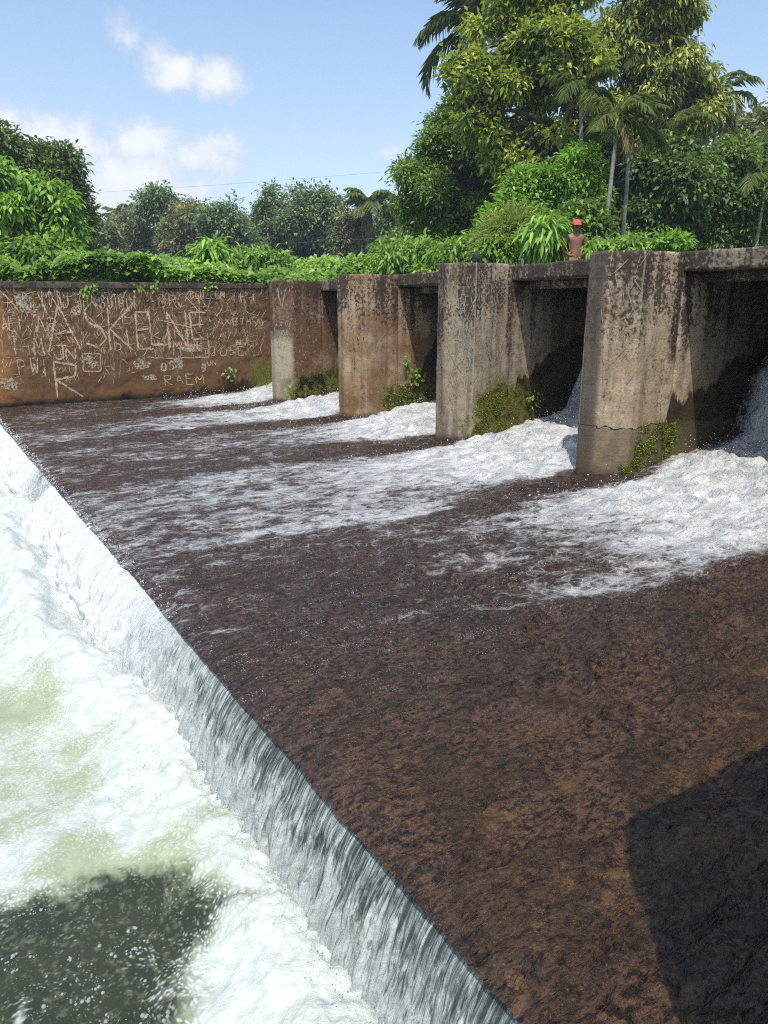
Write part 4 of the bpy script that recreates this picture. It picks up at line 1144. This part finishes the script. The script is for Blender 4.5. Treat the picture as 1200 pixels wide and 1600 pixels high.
ARECA = 'slim areca palms in the grove'
def areca(seed, label, bx, by, tx, ty, depth, n=6, L=1.15, dry=1, ll=.48):
    b = at(bx, by, depth); t = at(tx, ty, depth)
    k = (2.1 - b[2]) / (t[2] - b[2]); b = b + (t - b) * k
    return palm('areca_palm', label, seed, b, t, .062, .046, n, L, ll, ARECA, width=.040, droop=1.75, dry=dry)
areca(41, 'slim pale palm trunk leaning right, just right of the man', 944, 372, 962, 222, 19.4)
areca(42, 'slim palm second to the right of the man, straight thin trunk', 973, 372, 984, 228, 20.0, n=6)
areca(43, 'slim palm rising high behind the light green tree', 906, 330, 908, 175, 21.4, n=8)
areca(44, 'tall slim palm whose fronds stand among the olive leaves of the tallest tree', 998, 350, 1012, 125, 27.0, n=7, L=1.5)
areca(45, 'slim palm on the open right side of the tallest tree, crown against sky', 1098, 330, 1122, 178, 27.5, n=9, L=1.7, dry=2)
areca(46, 'slim palm with hanging dark fronds beside the leafy column', 1034, 350, 1046, 236, 24.6, n=6, L=1.5, dry=3)
areca(47, 'short slim palm low at the right edge above the slab', 1182, 380, 1192, 318, 24.0, n=8, L=2.0, dry=2)
areca(48, 'slim palm hidden to its crown at the far right edge', 1176, 320, 1180, 262, 29.0, n=7, L=1.9, dry=0)
b = base_at(752, 30.5); t = at(752, 38, 30.5)
palm('coconut_palm', 'tall coconut palm crown showing above the yellow green tree', 51, b, t, .17, .12, 15, 3.2, .85, None, width=.075, bark='brown', shaft=False, droop=1.7, nleaf=54, dry=2)


# ------------------------------------------------------------------ left side
tree('mango_tree', 'large dark rounded tree at the left edge behind the pale green shrub', 61,
     px_blobs([(15, 285, 66, 56), (78, 300, 44, 48), (-40, 310, 70, 66), (108, 335, 36, 40), (60, 350, 60, 46), (122, 372, 28, 28), (94, 266, 28, 24), (0, 355, 80, 46)], 33.0),
     base_at(40, 33), 'mango', 2600, 20, .24, .11, .22, r0=.35, tone_var=.27, inner=.7, split=6, size=.4)
tree('sapling_tree', 'pale green young tree with long broad leaves at the left edge', 62,
     px_blobs([(10, 285, 26, 26), (50, 325, 34, 34), (95, 325, 22, 26), (20, 350, 36, 34), (75, 362, 30, 24), (-30, 320, 40, 50), (110, 360, 16, 20)], 22.5),
     base_at(40, 22.5), 'bright', 760, 13, .22, .095, .14, r0=.07, bark='brown', droop=.4, seg2=True, tone_var=.24, inner=.5, hang=.2, twigs=80, split=4, size=.45)

ROW = 'trees of the far bank'
def far_tree(seed, label, px, top, hw, hh, depth, leaf='far', lobes=5, n=260, sparse=.5, name='far_tree'):
    g = np.random.default_rng(seed)
    L = [(px, top + hh * .42, hw * .62, hh * .42)]
    for i in range(lobes):
        a = i / lobes * 6.28 + g.random(); L.append((px + math.cos(a) * hw * .6, top + hh * (.62 + .34 * math.sin(a) * .8), hw * (.38 + .2 * g.random()), hh * (.26 + .12 * g.random())))
    return tree(name, label, seed, px_blobs(L, depth), base_at(px, depth, 1.9), leaf, int(n * 1.7), 16, .33, .17, .36, r0=.22, group=ROW, inner=sparse, tone_var=.3, twigs=40, split=6, size=.36)
far_tree(71, 'pale grey thin tree just right of the large dark left tree', 160, 328, 26, 80, 62, 'farpale', n=130, sparse=.3)
far_tree(72, 'tall open far tree with dark clumps left of the cloud gap', 246, 292, 36, 60, 66, 'far', n=170, sparse=.3)
far_tree(73, 'wide pale leafed far tree right under the open clumped crown', 290, 316, 42, 80, 64, 'farpale', n=280)
far_tree(74, 'low pale far tree between the thin grey tree and the open one', 205, 338, 32, 60, 68, 'farpale', n=200)
far_tree(75, 'round green far tree beside the middle gap of the far row', 358, 318, 42, 84, 60, 'far', n=330)
far_tree(76, 'narrow green far tree left of the largest dark far crown', 424, 302, 32, 90, 64, 'far', n=290)
far_tree(77, 'largest dark domed tree of the far row', 497, 294, 52, 96, 62, 'far', lobes=7, n=560, sparse=.6)
far_tree(78, 'small yellowish flowering far tree left of the far coconut palm', 548, 335, 26, 60, 58, 'farpale', n=170)
far_tree(79, 'dark far tree between the coconut palm and the grove', 610, 330, 40, 80, 60, 'far', n=300)
far_tree(80, 'low dark far tree filling the foot of the far row at its middle', 400, 350, 60, 60, 70, 'dark', n=340)
far_tree(81, 'low dark far tree below the largest dark far crown', 520, 352, 70, 60, 66, 'dark', n=380)
far_tree(82, 'low dark far tree at the left foot of the far row', 200, 362, 80, 44, 72, 'far', n=300)
far_tree(83, 'low green far tree under the wide pale crown', 300, 364, 70, 44, 70, 'far', n=300)
far_tree(84, 'low shrubby far tree at the foot of the grove', 640, 360, 50, 50, 52, 'fine', n=300)
for i, (px, tp, hw, lf, lab) in enumerate(((140, 352, 40, 'far', 'low bushy far tree beside the foot of the large dark left tree'), (330, 342, 40, 'farpale', 'pale rounded far tree between the open crown and the round green one'), (392, 330, 34, 'far', 'slim far tree filling the gap left of the narrow green one'),
                                             (455, 326, 36, 'farpale', 'pale far tree wedged left of the largest dome'), (555, 350, 44, 'far', 'low far tree beneath the far coconut palm'), (595, 342, 30, 'farpale', 'pale thin far tree just left of the grove edge'), (268, 346, 46, 'far', 'low far tree behind the open clumped crown'))):
    far_tree(190 + i, lab, px, tp, hw, 70, 63 + 2 * i, lf, n=230, sparse=.35)
b = base_at(572, 56, 1.9); t = at(578, 322, 56)
palm('coconut_palm', 'small far coconut palm standing above the far row', 52, b, t, .16, .12, 14, 2.6, .9, None, width=.14, bark='brown', shaft=False, droop=1.5, nleaf=30, dry=1)
b = base_at(190, 75, 1.9); t = at(190, 345, 75)
palm('coconut_palm', 'faint far palm low between the thin grey tree and the open crown', 53, b, t, .16, .12, 12, 2.8, .9, None, width=.16, bark='brown', shaft=False, droop=1.4, nleaf=26, dry=0)


# ------------------------------------------------------------------ creepers, shrubs and grass along the bank
def build_creepers():
    g = np.random.default_rng(91)
    n = 62000
    d = 18.9 + 15 * g.random(n) ** 1.6
    px = g.uniform(-60, 760, n)
    p = np.array([at(a, 490, b)[:2] for a, b in zip(px, d)])
    X, Y = p[:, 0], p[:, 1]
    ok = (Y > WALL_Y + .35) | (X > 11.0)
    X, Y, d, px = X[ok], Y[ok], d[ok], px[ok]
    hump = 2.85 + 1.0 * fbm(X * .45, Y * .45, 3, 95) + .5 * (fbm(X * 1.5, Y * 1.5, 3, 96) - .5) - .35
    hump += .055 * (d - 19) + .25 * sstep(px, 60, 0) - .06 * sstep(np.abs(px - 480), 90, 0)
    edge = np.clip((Y - WALL_Y - .3) / 1.2, 0, 1); hump = np.where(X < 11, 2.55 + (hump - 2.55) * np.minimum(1, .35 + edge), hump)
    Z = hump + g.normal(0, .07, len(X)) - .25 * g.random(len(X)) ** 2
    P = np.stack([X, Y, Z], 1); m = len(P)
    e = .15
    D = unit(np.stack([g.normal(0, 1, m), g.normal(0, 1, m), g.normal(-.15, .35, m)], 1))
    Nn = unit(np.stack([g.normal(-FW[0] * .35, .4, m), g.normal(-FW[1] * .35, .4, m), np.full(m, .85)], 1))
    s = (.6 + .7 * g.random(m)) * (1 + .02 * (d - 19))
    V, F, nv = leaf_mesh(P, D, Nn, .15 * s, .125 * s, fold=.12, sag=.2)
    tone = np.clip(.55 + 1.1 * (fbm(X * .9, Y * .9, 3, 97) - .5) + g.normal(0, .17, m), 0, 1)
    o = mesh_obj('creeper_cover', V, [F], LEAF['creeper'], None, False, {'tone': np.repeat(tone, nv)})
    tag(o, 'mass of bright green creepers covering the bank behind the wall', 'creepers', kind='stuff')


build_creepers()


def shrub(name, label, seed, px, py, hw, hh, depth, leaf, n, per, L, W, spread, **kw):
    b = at(px, py + hh, depth)
    lobes = [(px - hw * .4, py + hh * .2, hw * .6, hh * .7), (px + hw * .4, py + hh * .15, hw * .6, hh * .7), (px, py - hh * .25, hw * .55, hh * .6)]
    b[2] = min(2.2, b[2])
    return tree(name, label, seed, px_blobs(lobes, depth), b, leaf, n, per, L, W, spread, bark='brown', r0=.035, cat='shrub', twigs=18, **kw)


shrub('leafy_shrub', 'bright leafy shrub poking up from the creepers at the middle left', 101, 330, 392, 26, 22, 21.5, 'bright', 46, 12, .30, .09, .14, droop=.5, hang=.3, seg2=True)
shrub('leafy_shrub', 'low bright shrub among creepers left of the farthest pier', 102, 405, 408, 46, 20, 22, 'creeper', 130, 13, .20, .09, .15, hang=.25)
shrub('leafy_shrub', 'rounded green shrub above the slab left of the bundle', 103, 650, 398, 60, 24, 20.5, 'creeper', 190, 14, .19, .07, .15, hang=.3)
shrub('leafy_shrub', 'green shrub behind the dark round bundle', 104, 730, 392, 50, 24, 19.5, 'creeper', 190, 14, .18, .07, .14, hang=.3)
shrub('grassy_shrub', 'yellowish grassy bush left of the man', 105, 800, 362, 48, 32, 18.8, 'grass', 240, 16, .24, .025, .15, droop=-.2)
shrub('mango_sapling', 'young plant with long drooping leaves immediately left of the man', 106, 853, 368, 32, 28, 17.6, 'bright', 62, 14, .34, .075, .12, droop=.5, hang=.55, seg2=True)
shrub('mango_sapling', 'low long leafed plant immediately right of the man', 107, 928, 388, 26, 16, 17.4, 'bright', 46, 12, .26, .06, .11, droop=.4, hang=.4, seg2=True)
shrub('leafy_shrub', 'small bright bush on the bank above the nearest pier', 108, 1052, 378, 24, 12, 17.0, 'bright', 60, 12, .15, .07, .09)
shrub('leafy_shrub', 'low green plants between the two slim palm trunks and the slab', 109, 985, 385, 40, 12, 17.2, 'creeper', 90, 12, .17, .06, .10, hang=.2)
shrub('leafy_shrub', 'dense green shrub under the light green tree behind the man', 110, 905, 352, 40, 34, 19.0, 'fine', 220, 16, .17, .09, .14)
shrub('leafy_shrub', 'low bush between the dark bundle and the yellowish grassy bush', 112, 775, 392, 30, 20, 18.4, 'creeper', 130, 13, .16, .07, .12, hang=.2)
shrub('leafy_shrub', 'dark green bush at the left edge above the wall', 111, 70, 395, 60, 22, 22, 'creeper', 170, 14, .22, .11, .16, hang=.2)


def build_grass():
    g = np.random.default_rng(121); n = 2600
    px = np.concatenate([g.uniform(770, 905, n // 2), g.normal(886, 15, n // 4), g.uniform(900, 1010, n - n // 2 - n // 4)]); d = g.uniform(15.6, 17.6, n)
    p = np.array([at(a, 490, b) for a, b in zip(px, d)]); p[:, 2] = 2.30 + .12 * g.random(n)
    D = unit(np.stack([g.normal(0, .22, n), g.normal(0, .22, n), np.ones(n)], 1)); Nn = unit(np.stack([g.normal(0, 1, n), g.normal(0, 1, n), np.zeros(n)], 1))
    V, F, nv = leaf_mesh(p, D, Nn, g.uniform(.25, .65, n), .022, fold=.1, sag=.12, seg2=True)
    tag(mesh_obj('grass_tufts', V, [F], LEAF['grass'], None, False, {'tone': np.repeat(np.clip(g.normal(.6, .22, n), 0, 1), nv)}), 'tall green and straw grass along the bank by the man', 'grass', kind='stuff')


build_grass()


# moss and small plants rooted on the masonry
def moss_on(pier, boxes, seed, n, size=.03, leaf='moss'):
    g = np.random.default_rng(seed); cy = pier.location.y
    B = np.array(boxes)[g.integers(len(boxes), size=n * 4)]
    x = B[:, 0] + (B[:, 1] - B[:, 0]) * g.random(n * 4); z = B[:, 2] + B[:, 4] * (x - B[:, 0]) + (B[:, 3] - B[:, 2]) * g.random(n * 4) + g.normal(0, .035, n * 4); x = np.maximum(x + g.normal(0, .04, n * 4), NOSE_X + .01)
    ok = fbm(x * 8, z * 8, 4, seed) + g.normal(0, .05, n * 4) > .47
    x, z = x[ok][:n], z[ok][:n]; n = len(x); ch = x < NOSE_X + .3
    P = np.where(ch[:, None], np.stack([x - .004, cy - .106 - (x - NOSE_X), z], 1), np.stack([x, x * 0 + cy - .404, z], 1))
    Nn = np.where(ch[:, None], np.array([[-.7, -.7, .3]]), np.array([[0, -1, .35]]))
    P = np.array(P); Nn = unit(np.array(Nn) + g.normal(0, .5, (n, 3))); D = unit(g.normal(0, 1, (n, 3)) + np.array([0, -.5, -.5]))
    s = size * (.5 + g.random(n))
    V, F, nv = leaf_mesh(P, D, Nn, s, s * .8)
    mesh_obj('moss_patch', V - np.array(pier.location), [F], LEAF[leaf], pier, False, {'tone': np.repeat(np.clip(g.normal(.5, .28, n), 0, 1), nv)})


moss_on(piers[1], [(6.98, 7.55, .04, .42, .32), (7.05, 7.72, .10, .62, .05), (6.85, 7.25, .02, .16, .2)], 131, 11000, .014)
moss_on(piers[2], [(6.8, 7.6, .10, .45, .2), (6.95, 7.5, .25, .75, 0)], 132, 5000, .013)
moss_on(piers[3], [(7.2, 8.0, .10, .42, .2), (7.35, 7.8, .2, .6, 0)], 133, 2600, .020)
moss_on(piers[4], [(6.85, 7.6, .06, .42, .08), (7.0, 7.6, .3, .6, 0)], 134, 2600, .020, 'mossdark')


def sprig(name, label, seed, p, n, L, leaf, parent=None, hang=.3, spread=.07):
    g = np.random.default_rng(seed)
    P = np.asarray(p) + g.normal(0, spread, (n, 3)) * np.array([1, .35, 1]); P[:, 1] = np.minimum(P[:, 1], p[1] + .02)
    D = unit(g.normal(0, .6, (n, 3)) + np.array([-.1, -.6, -.2 - hang])); Nn = unit(g.normal(0, .4, (n, 3)) + np.array([0, -.6, .7]))
    V, F, nv = leaf_mesh(P, D, Nn, L * (.6 + .7 * g.random(n)), L * .7, sag=.2)
    s = Shape(); s.add(V, F, np.repeat(np.clip(g.normal(.55, .2, n), 0, 1), nv))
    for i in range(min(n, 9)): s.tube([np.asarray(p) + np.array([0, .03, 0]), P[i]], [.004, .002], 4, a=.2)
    o = s.build(name, LEAF[leaf], None, False, loc=tuple(p), tone=True)
    return tag(o, label, 'plant', 'small plants rooted in the masonry')


sprig('wall_plant', 'pale green weed rooted low on the graffiti wall near the moss', 141, (on_plane_y(359, 583, WALL_Y - .05)[0], WALL_Y - .05, on_plane_y(359, 583, WALL_Y - .05)[1]), 26, .10, 'far', spread=.10)
for i, (px, py, lab) in enumerate(((146, 447, 'tiny creeper sprig hanging over the left part of the wall top'), (218, 449, 'small creeper sprig hanging over the wall top at its middle'), (243, 444, 'creeper sprig hanging beside the scratched letters under the coping'), (326, 446, 'tiny creeper sprig on the coping at the right part of the wall'), (133, 455, 'creeper leaf tuft below the coping above the scratched heart'))):
    q = on_plane_y(px, py, WALL_Y - .06); sprig('creeper_sprig', lab, 150 + i, (q[0], WALL_Y - .06, q[1]), 12, .10, 'creeper', spread=.06)
for i, (x, z, lab) in enumerate(((7.9, .78, 'leafy weed clump low on the orange brown pier in the shade'), (7.72, 1.0, 'upper small weed on the orange brown pier'))):
    sprig('wall_plant', lab, 170 + i, (x, PIER_Y[3] - .44, z), 30 - 16 * i, .085, 'creeper', spread=.085)
sprig('wall_plant', 'leafy weed clump low inside the bay on the grey scratched pier', 175, (8.05, PIER_Y[2] - .44, .62), 24, .06, 'creeper', spread=.08)


# ------------------------------------------------------------------ the man on the bank
def skin_body(name, joints, bones, mat, parent, sub=2):
    me = bpy.data.meshes.new(name); names = list(joints)
    me.from_pydata([joints[k][:3] for k in names], [(names.index(a), names.index(b)) for a, b in bones], [])
    o = bpy.data.objects.new(name, me); col.objects.link(o); o.parent = parent
    md = o.modifiers.new('skin', 'SKIN'); md.use_smooth_shade = True
    for i, k in enumerate(names):
        r = joints[k][3]; sv = me.skin_vertices[0].data[i]
        sv.radius = r if isinstance(r, tuple) else (r, r)
        sv.use_root = (i == 0)
    o.modifiers.new('subdivision', 'SUBSURF').levels = sub; o.modifiers['subdivision'].render_levels = sub
    me.materials.append(mat)
    return o


def ellipsoid(s, c, r, nu=18, nv=12, cut=None, a=None):
    u = np.linspace(0, 2 * np.pi, nu, endpoint=False); v = np.linspace(.001, np.pi - .001, nv)
    if cut is not None: v = np.linspace(.001, cut, nv)
    U, Vv = np.meshgrid(u, v)
    P = np.stack([np.cos(U) * np.sin(Vv) * r[0], np.sin(U) * np.sin(Vv) * r[1], np.cos(Vv) * r[2]], -1).reshape(-1, 3) + np.asarray(c)
    i = np.arange(nv - 1)[:, None] * nu; j = np.arange(nu)[None]; jj = (j + 1) % nu
    s.add(P, np.stack([i + j, i + nu + j, i + nu + jj, i + jj], -1).reshape(-1, 4), a)


def build_man():
    p = at(892, 490, 17.2); p[2] = 2.12
    face = math.atan2(-p[1], -p[0]) + math.pi / 2 + .25      # looks towards the weir, head bent down a little
    root = empty('person', tuple(p), face)
    tag(root, 'bare chested man in a red cap standing in the grass on the bank', 'person')
    skin = simple('skin_brown', (.20, .085, .045), .5, .18, 30, .1); cloth = simple('cloth_ochre', (.34, .20, .10), .9, .2, 20, .3)
    red = simple('cap_red', (.62, .085, .075), .7, .15, 30, .1); hair = simple('hair_black', (.012, .010, .009), .6, .2, 60, .4)
    # front is -y
    J = {'pelvis': (0, 0, .93, (.155, .115)), 'belly': (0, -.025, 1.06, (.150, .125)), 'waist': (0, -.012, 1.14, (.148, .112)), 'chest': (0, -.005, 1.28, (.168, .115)), 'collar': (0, .015, 1.42, (.125, .085)), 'neck': (0, .01, 1.49, .058), 'skull0': (0, -.015, 1.55, .072), 'skull1': (0, -.02, 1.63, .082), 'skull2': (0, -.012, 1.70, .062),
         'shl': (.165, .01, 1.405, .066), 'ell': (.265, .03, 1.13, .044), 'wrl': (.13, -.20, 1.02, .030), 'hal': (.075, -.245, 1.00, (.034, .022)),
         'shr': (-.165, .01, 1.405, .066), 'elr': (-.275, .03, 1.14, .044), 'wrr': (-.15, -.20, 1.00, .030), 'har': (-.09, -.245, .985, (.034, .022)),
         'hil': (.095, 0, .86, .095), 'knl': (.11, -.02, .48, .062), 'anl': (.115, .02, .09, .040), 'fol': (.125, -.13, .035, (.045, .028)),
         'hir': (-.095, 0, .86, .095), 'knr': (-.11, -.02, .48, .062), 'anr': (-.115, .02, .09, .040), 'for': (-.125, -.13, .035, (.045, .028))}
    B = [('pelvis', 'belly'), ('belly', 'waist'), ('waist', 'chest'), ('chest', 'collar'), ('collar', 'neck'), ('neck', 'skull0'), ('skull0', 'skull1'), ('skull1', 'skull2'), ('collar', 'shl'), ('shl', 'ell'), ('ell', 'wrl'), ('wrl', 'hal'), ('collar', 'shr'), ('shr', 'elr'), ('elr', 'wrr'), ('wrr', 'har'),
         ('pelvis', 'hil'), ('hil', 'knl'), ('knl', 'anl'), ('anl', 'fol'), ('pelvis', 'hir'), ('hir', 'knr'), ('knr', 'anr'), ('anr', 'for')]
    # fingers and thumbs, curled as the hands meet at the waist
    for sd, hx, hz in (('l', .075, 1.00), ('r', -.09, .985)):
        sg = 1 if sd == 'l' else -1
        for i, (dz, ln) in enumerate(((.026, .066), (.010, .076), (-.006, .071), (-.021, .055))):
            a, b, c = f'{sd}f{i}a', f'{sd}f{i}b', f'{sd}f{i}c'
            J[a] = (hx - sg * .028, -.262, hz + dz, .0105); J[b] = (hx - sg * (.028 + ln * .55), -.275, hz + dz - .006, .0095); J[c] = (hx - sg * (.028 + ln * .85), -.262, hz + dz - .014, .0075)
            B += [('ha' + sd, a), (a, b), (b, c)]
        a, b = f'{sd}t0', f'{sd}t1'
        J[a] = (hx - sg * .005, -.240, hz + .036, .0115); J[b] = (hx - sg * .038, -.252, hz + .056, .0090); B += [('ha' + sd, a), (a, b)]
    body = skin_body('body', J, B, skin, root)
    s = Shape()
    ellipsoid(s, (0, -.100, 1.615), (.016, .026, .022)); s.build('nose', skin, root)
    for sx in (-1, 1): s = Shape(); ellipsoid(s, (sx * .086, -.005, 1.62), (.014, .024, .033)); s.build('ear', skin, root)
    s = Shape(); ellipsoid(s, (0, -.075, 1.550), (.042, .032, .030)); s.build('chin', skin, root); s = Shape(); ellipsoid(s, (0, -.093, 1.576), (.026, .012, .006)); s.build('mouth', simple('lip', (.12, .045, .035), .5), root)
    s = Shape()
    for sx in (-1, 1): e = Shape(); ellipsoid(e, (sx * .032, -.094, 1.648), (.013, .008, .008)); e.build('eye', hair, root)
    e = Shape(); ellipsoid(e, (0, -.099, 1.590), (.034, .012, .008)); e.build('moustache', hair, root); ellipsoid(s, (0, .035, 1.62), (.085, .065, .075))
    s.build('hair', hair, root)
    s = Shape(); ellipsoid(s, (0, -.006, 1.672), (.102, .112, .094), 22, 10, cut=math.pi * .52)
    k = 12; th = np.linspace(math.pi * 1.12, math.pi * 1.88, k); inn = np.stack([np.cos(th) * .100, np.sin(th) * .110 - .006, np.full(k, 1.672)], 1); outr = np.stack([np.cos(th) * .108, np.sin(th) * .185 - .006, 1.640 + 0 * th], 1)
    lo = outr - np.array([0, 0, .006]); li = inn - np.array([0, 0, .006])
    s.add(np.vstack([inn, outr, lo, li]), grid_faces(4, k)); s.build('cap', red, root)
    # wrap cloth from the hips to the knees, folds falling from a tucked waist
    th = np.linspace(0, 2 * np.pi, 48, endpoint=False); zs = np.linspace(1.0, .45, 16); V = []
    for i, z in enumerate(zs):
        t = i / 15; fold = .012 * t * np.sin(th * 9 + 1.3) + .008 * np.sin(th * 4)
        V.append(np.stack([np.cos(th) * (.178 + .035 * t + fold), np.sin(th) * (.135 + .045 * t + fold) - .01, np.full(48, z)], 1))
    i = np.arange(15)[:, None] * 48; j = np.arange(48)[None]; jj = (j + 1) % 48
    s = Shape(); s.add(np.vstack(V), np.stack([i + j, i + 48 + j, i + 48 + jj, i + jj], -1).reshape(-1, 4)); s.build('waist_cloth', cloth, root)


build_man()


# ------------------------------------------------------------------ small things
def lump(name, label, cat, c, r, mat, seed):
    V0, F0 = ico(); me = bpy.data.meshes.new(name)
    s = Shape(); u, v = np.meshgrid(np.linspace(0, 2 * np.pi, 28, endpoint=False), np.linspace(.001, np.pi - .001, 18))
    k = 1 + .16 * (fbm(u * 1.2 + np.cos(v) * 2, v * 2, 3, seed) - .5) * 2
    P = np.stack([np.cos(u) * np.sin(v) * r[0] * k, np.sin(u) * np.sin(v) * r[1] * k, np.cos(v) * r[2] * k], -1)
    P[..., 2] = np.maximum(P[..., 2], -r[2] * .72)
    i = np.arange(17)[:, None] * 28; j = np.arange(28)[None]; jj = (j + 1) % 28
    s.add(P.reshape(-1, 3) + np.array([0, 0, r[2] * .72]), np.stack([i + j, i + 28 + j, i + 28 + jj, i + jj], -1).reshape(-1, 4))
    o = s.build(name, mat, None, True); o.location = c
    return tag(o, label, cat)


dk = simple('dark_cloth', (.022, .022, .028), .75, .4, 40, .5)
bun = lump('cloth_bundle', 'small dark round bundle resting on the top of the grey pier', 'bundle', (7.06, PIER_Y[2] - .15, TOP + .035), (.066, .062, .09), dk, 3)
s = Shape(); s.tube([(0, 0, .12), (.008, .01, .145), (.024, .014, .156)], [.026, .019, .012], 8); s.build('knot', dk, bun)
lump('brick_fragment', 'small reddish stone lying on the walkway slab', 'stone', (7.75, 11.0, 2.578), (.06, .05, .035), simple('brick_red', (.16, .06, .035), .9, .3, 30, .5), 8)


def wire(label, a, b, sag, r):
    t = np.linspace(0, 1, 40)[:, None]; a, b = np.asarray(a), np.asarray(b)
    p = a * (1 - t) + b * t - np.array([0, 0, 1]) * sag * 4 * t * (1 - t)
    s = Shape(); s.tube(p, r, 5); c = tuple(p[0])
    tag(s.build('power_line', simple('wire_grey', (.12, .13, .15), .6, .1), None, True, loc=c), label, 'cable', 'overhead wires')


wire('upper thin grey wire crossing the sky above the far trees', at(-300, 318, 58), at(900, 240, 50), .5, .006)
wire('lower thin wire passing in front of the far trees', at(-300, 402, 55), at(900, 352, 49), .4, .007)


# ------------------------------------------------------------------ humid air between the viewer and the far trees
def build_haze():
    m = bpy.data.materials.new('haze_air'); m.use_nodes = True; nt = m.node_tree; nt.nodes.clear()
    o = nt.nodes.new('ShaderNodeOutputMaterial'); v = nt.nodes.new('ShaderNodeVolumePrincipled')
    v.inputs['Color'].default_value = (.80, .88, 1.0, 1); v.inputs['Density'].default_value = .0010; v.inputs['Anisotropy'].default_value = .2
    nt.links.new(v.outputs[0], o.inputs['Volume'])
    a, b, c, d, z0, z1 = -1200, 1800, -600, 1900, -4, 22
    V = [(a, c, z0), (b, c, z0), (b, d, z0), (a, d, z0), (a, c, z1), (b, c, z1), (b, d, z1), (a, d, z1)]
    F = [(3, 2, 1, 0), (4, 5, 6, 7), (0, 1, 5, 4), (1, 2, 6, 5), (2, 3, 7, 6), (3, 0, 4, 7)]
    tag(mesh_obj('haze', V, [np.array(F)], m), 'pale humid haze in front of the far trees', 'haze', kind='stuff')


build_haze()
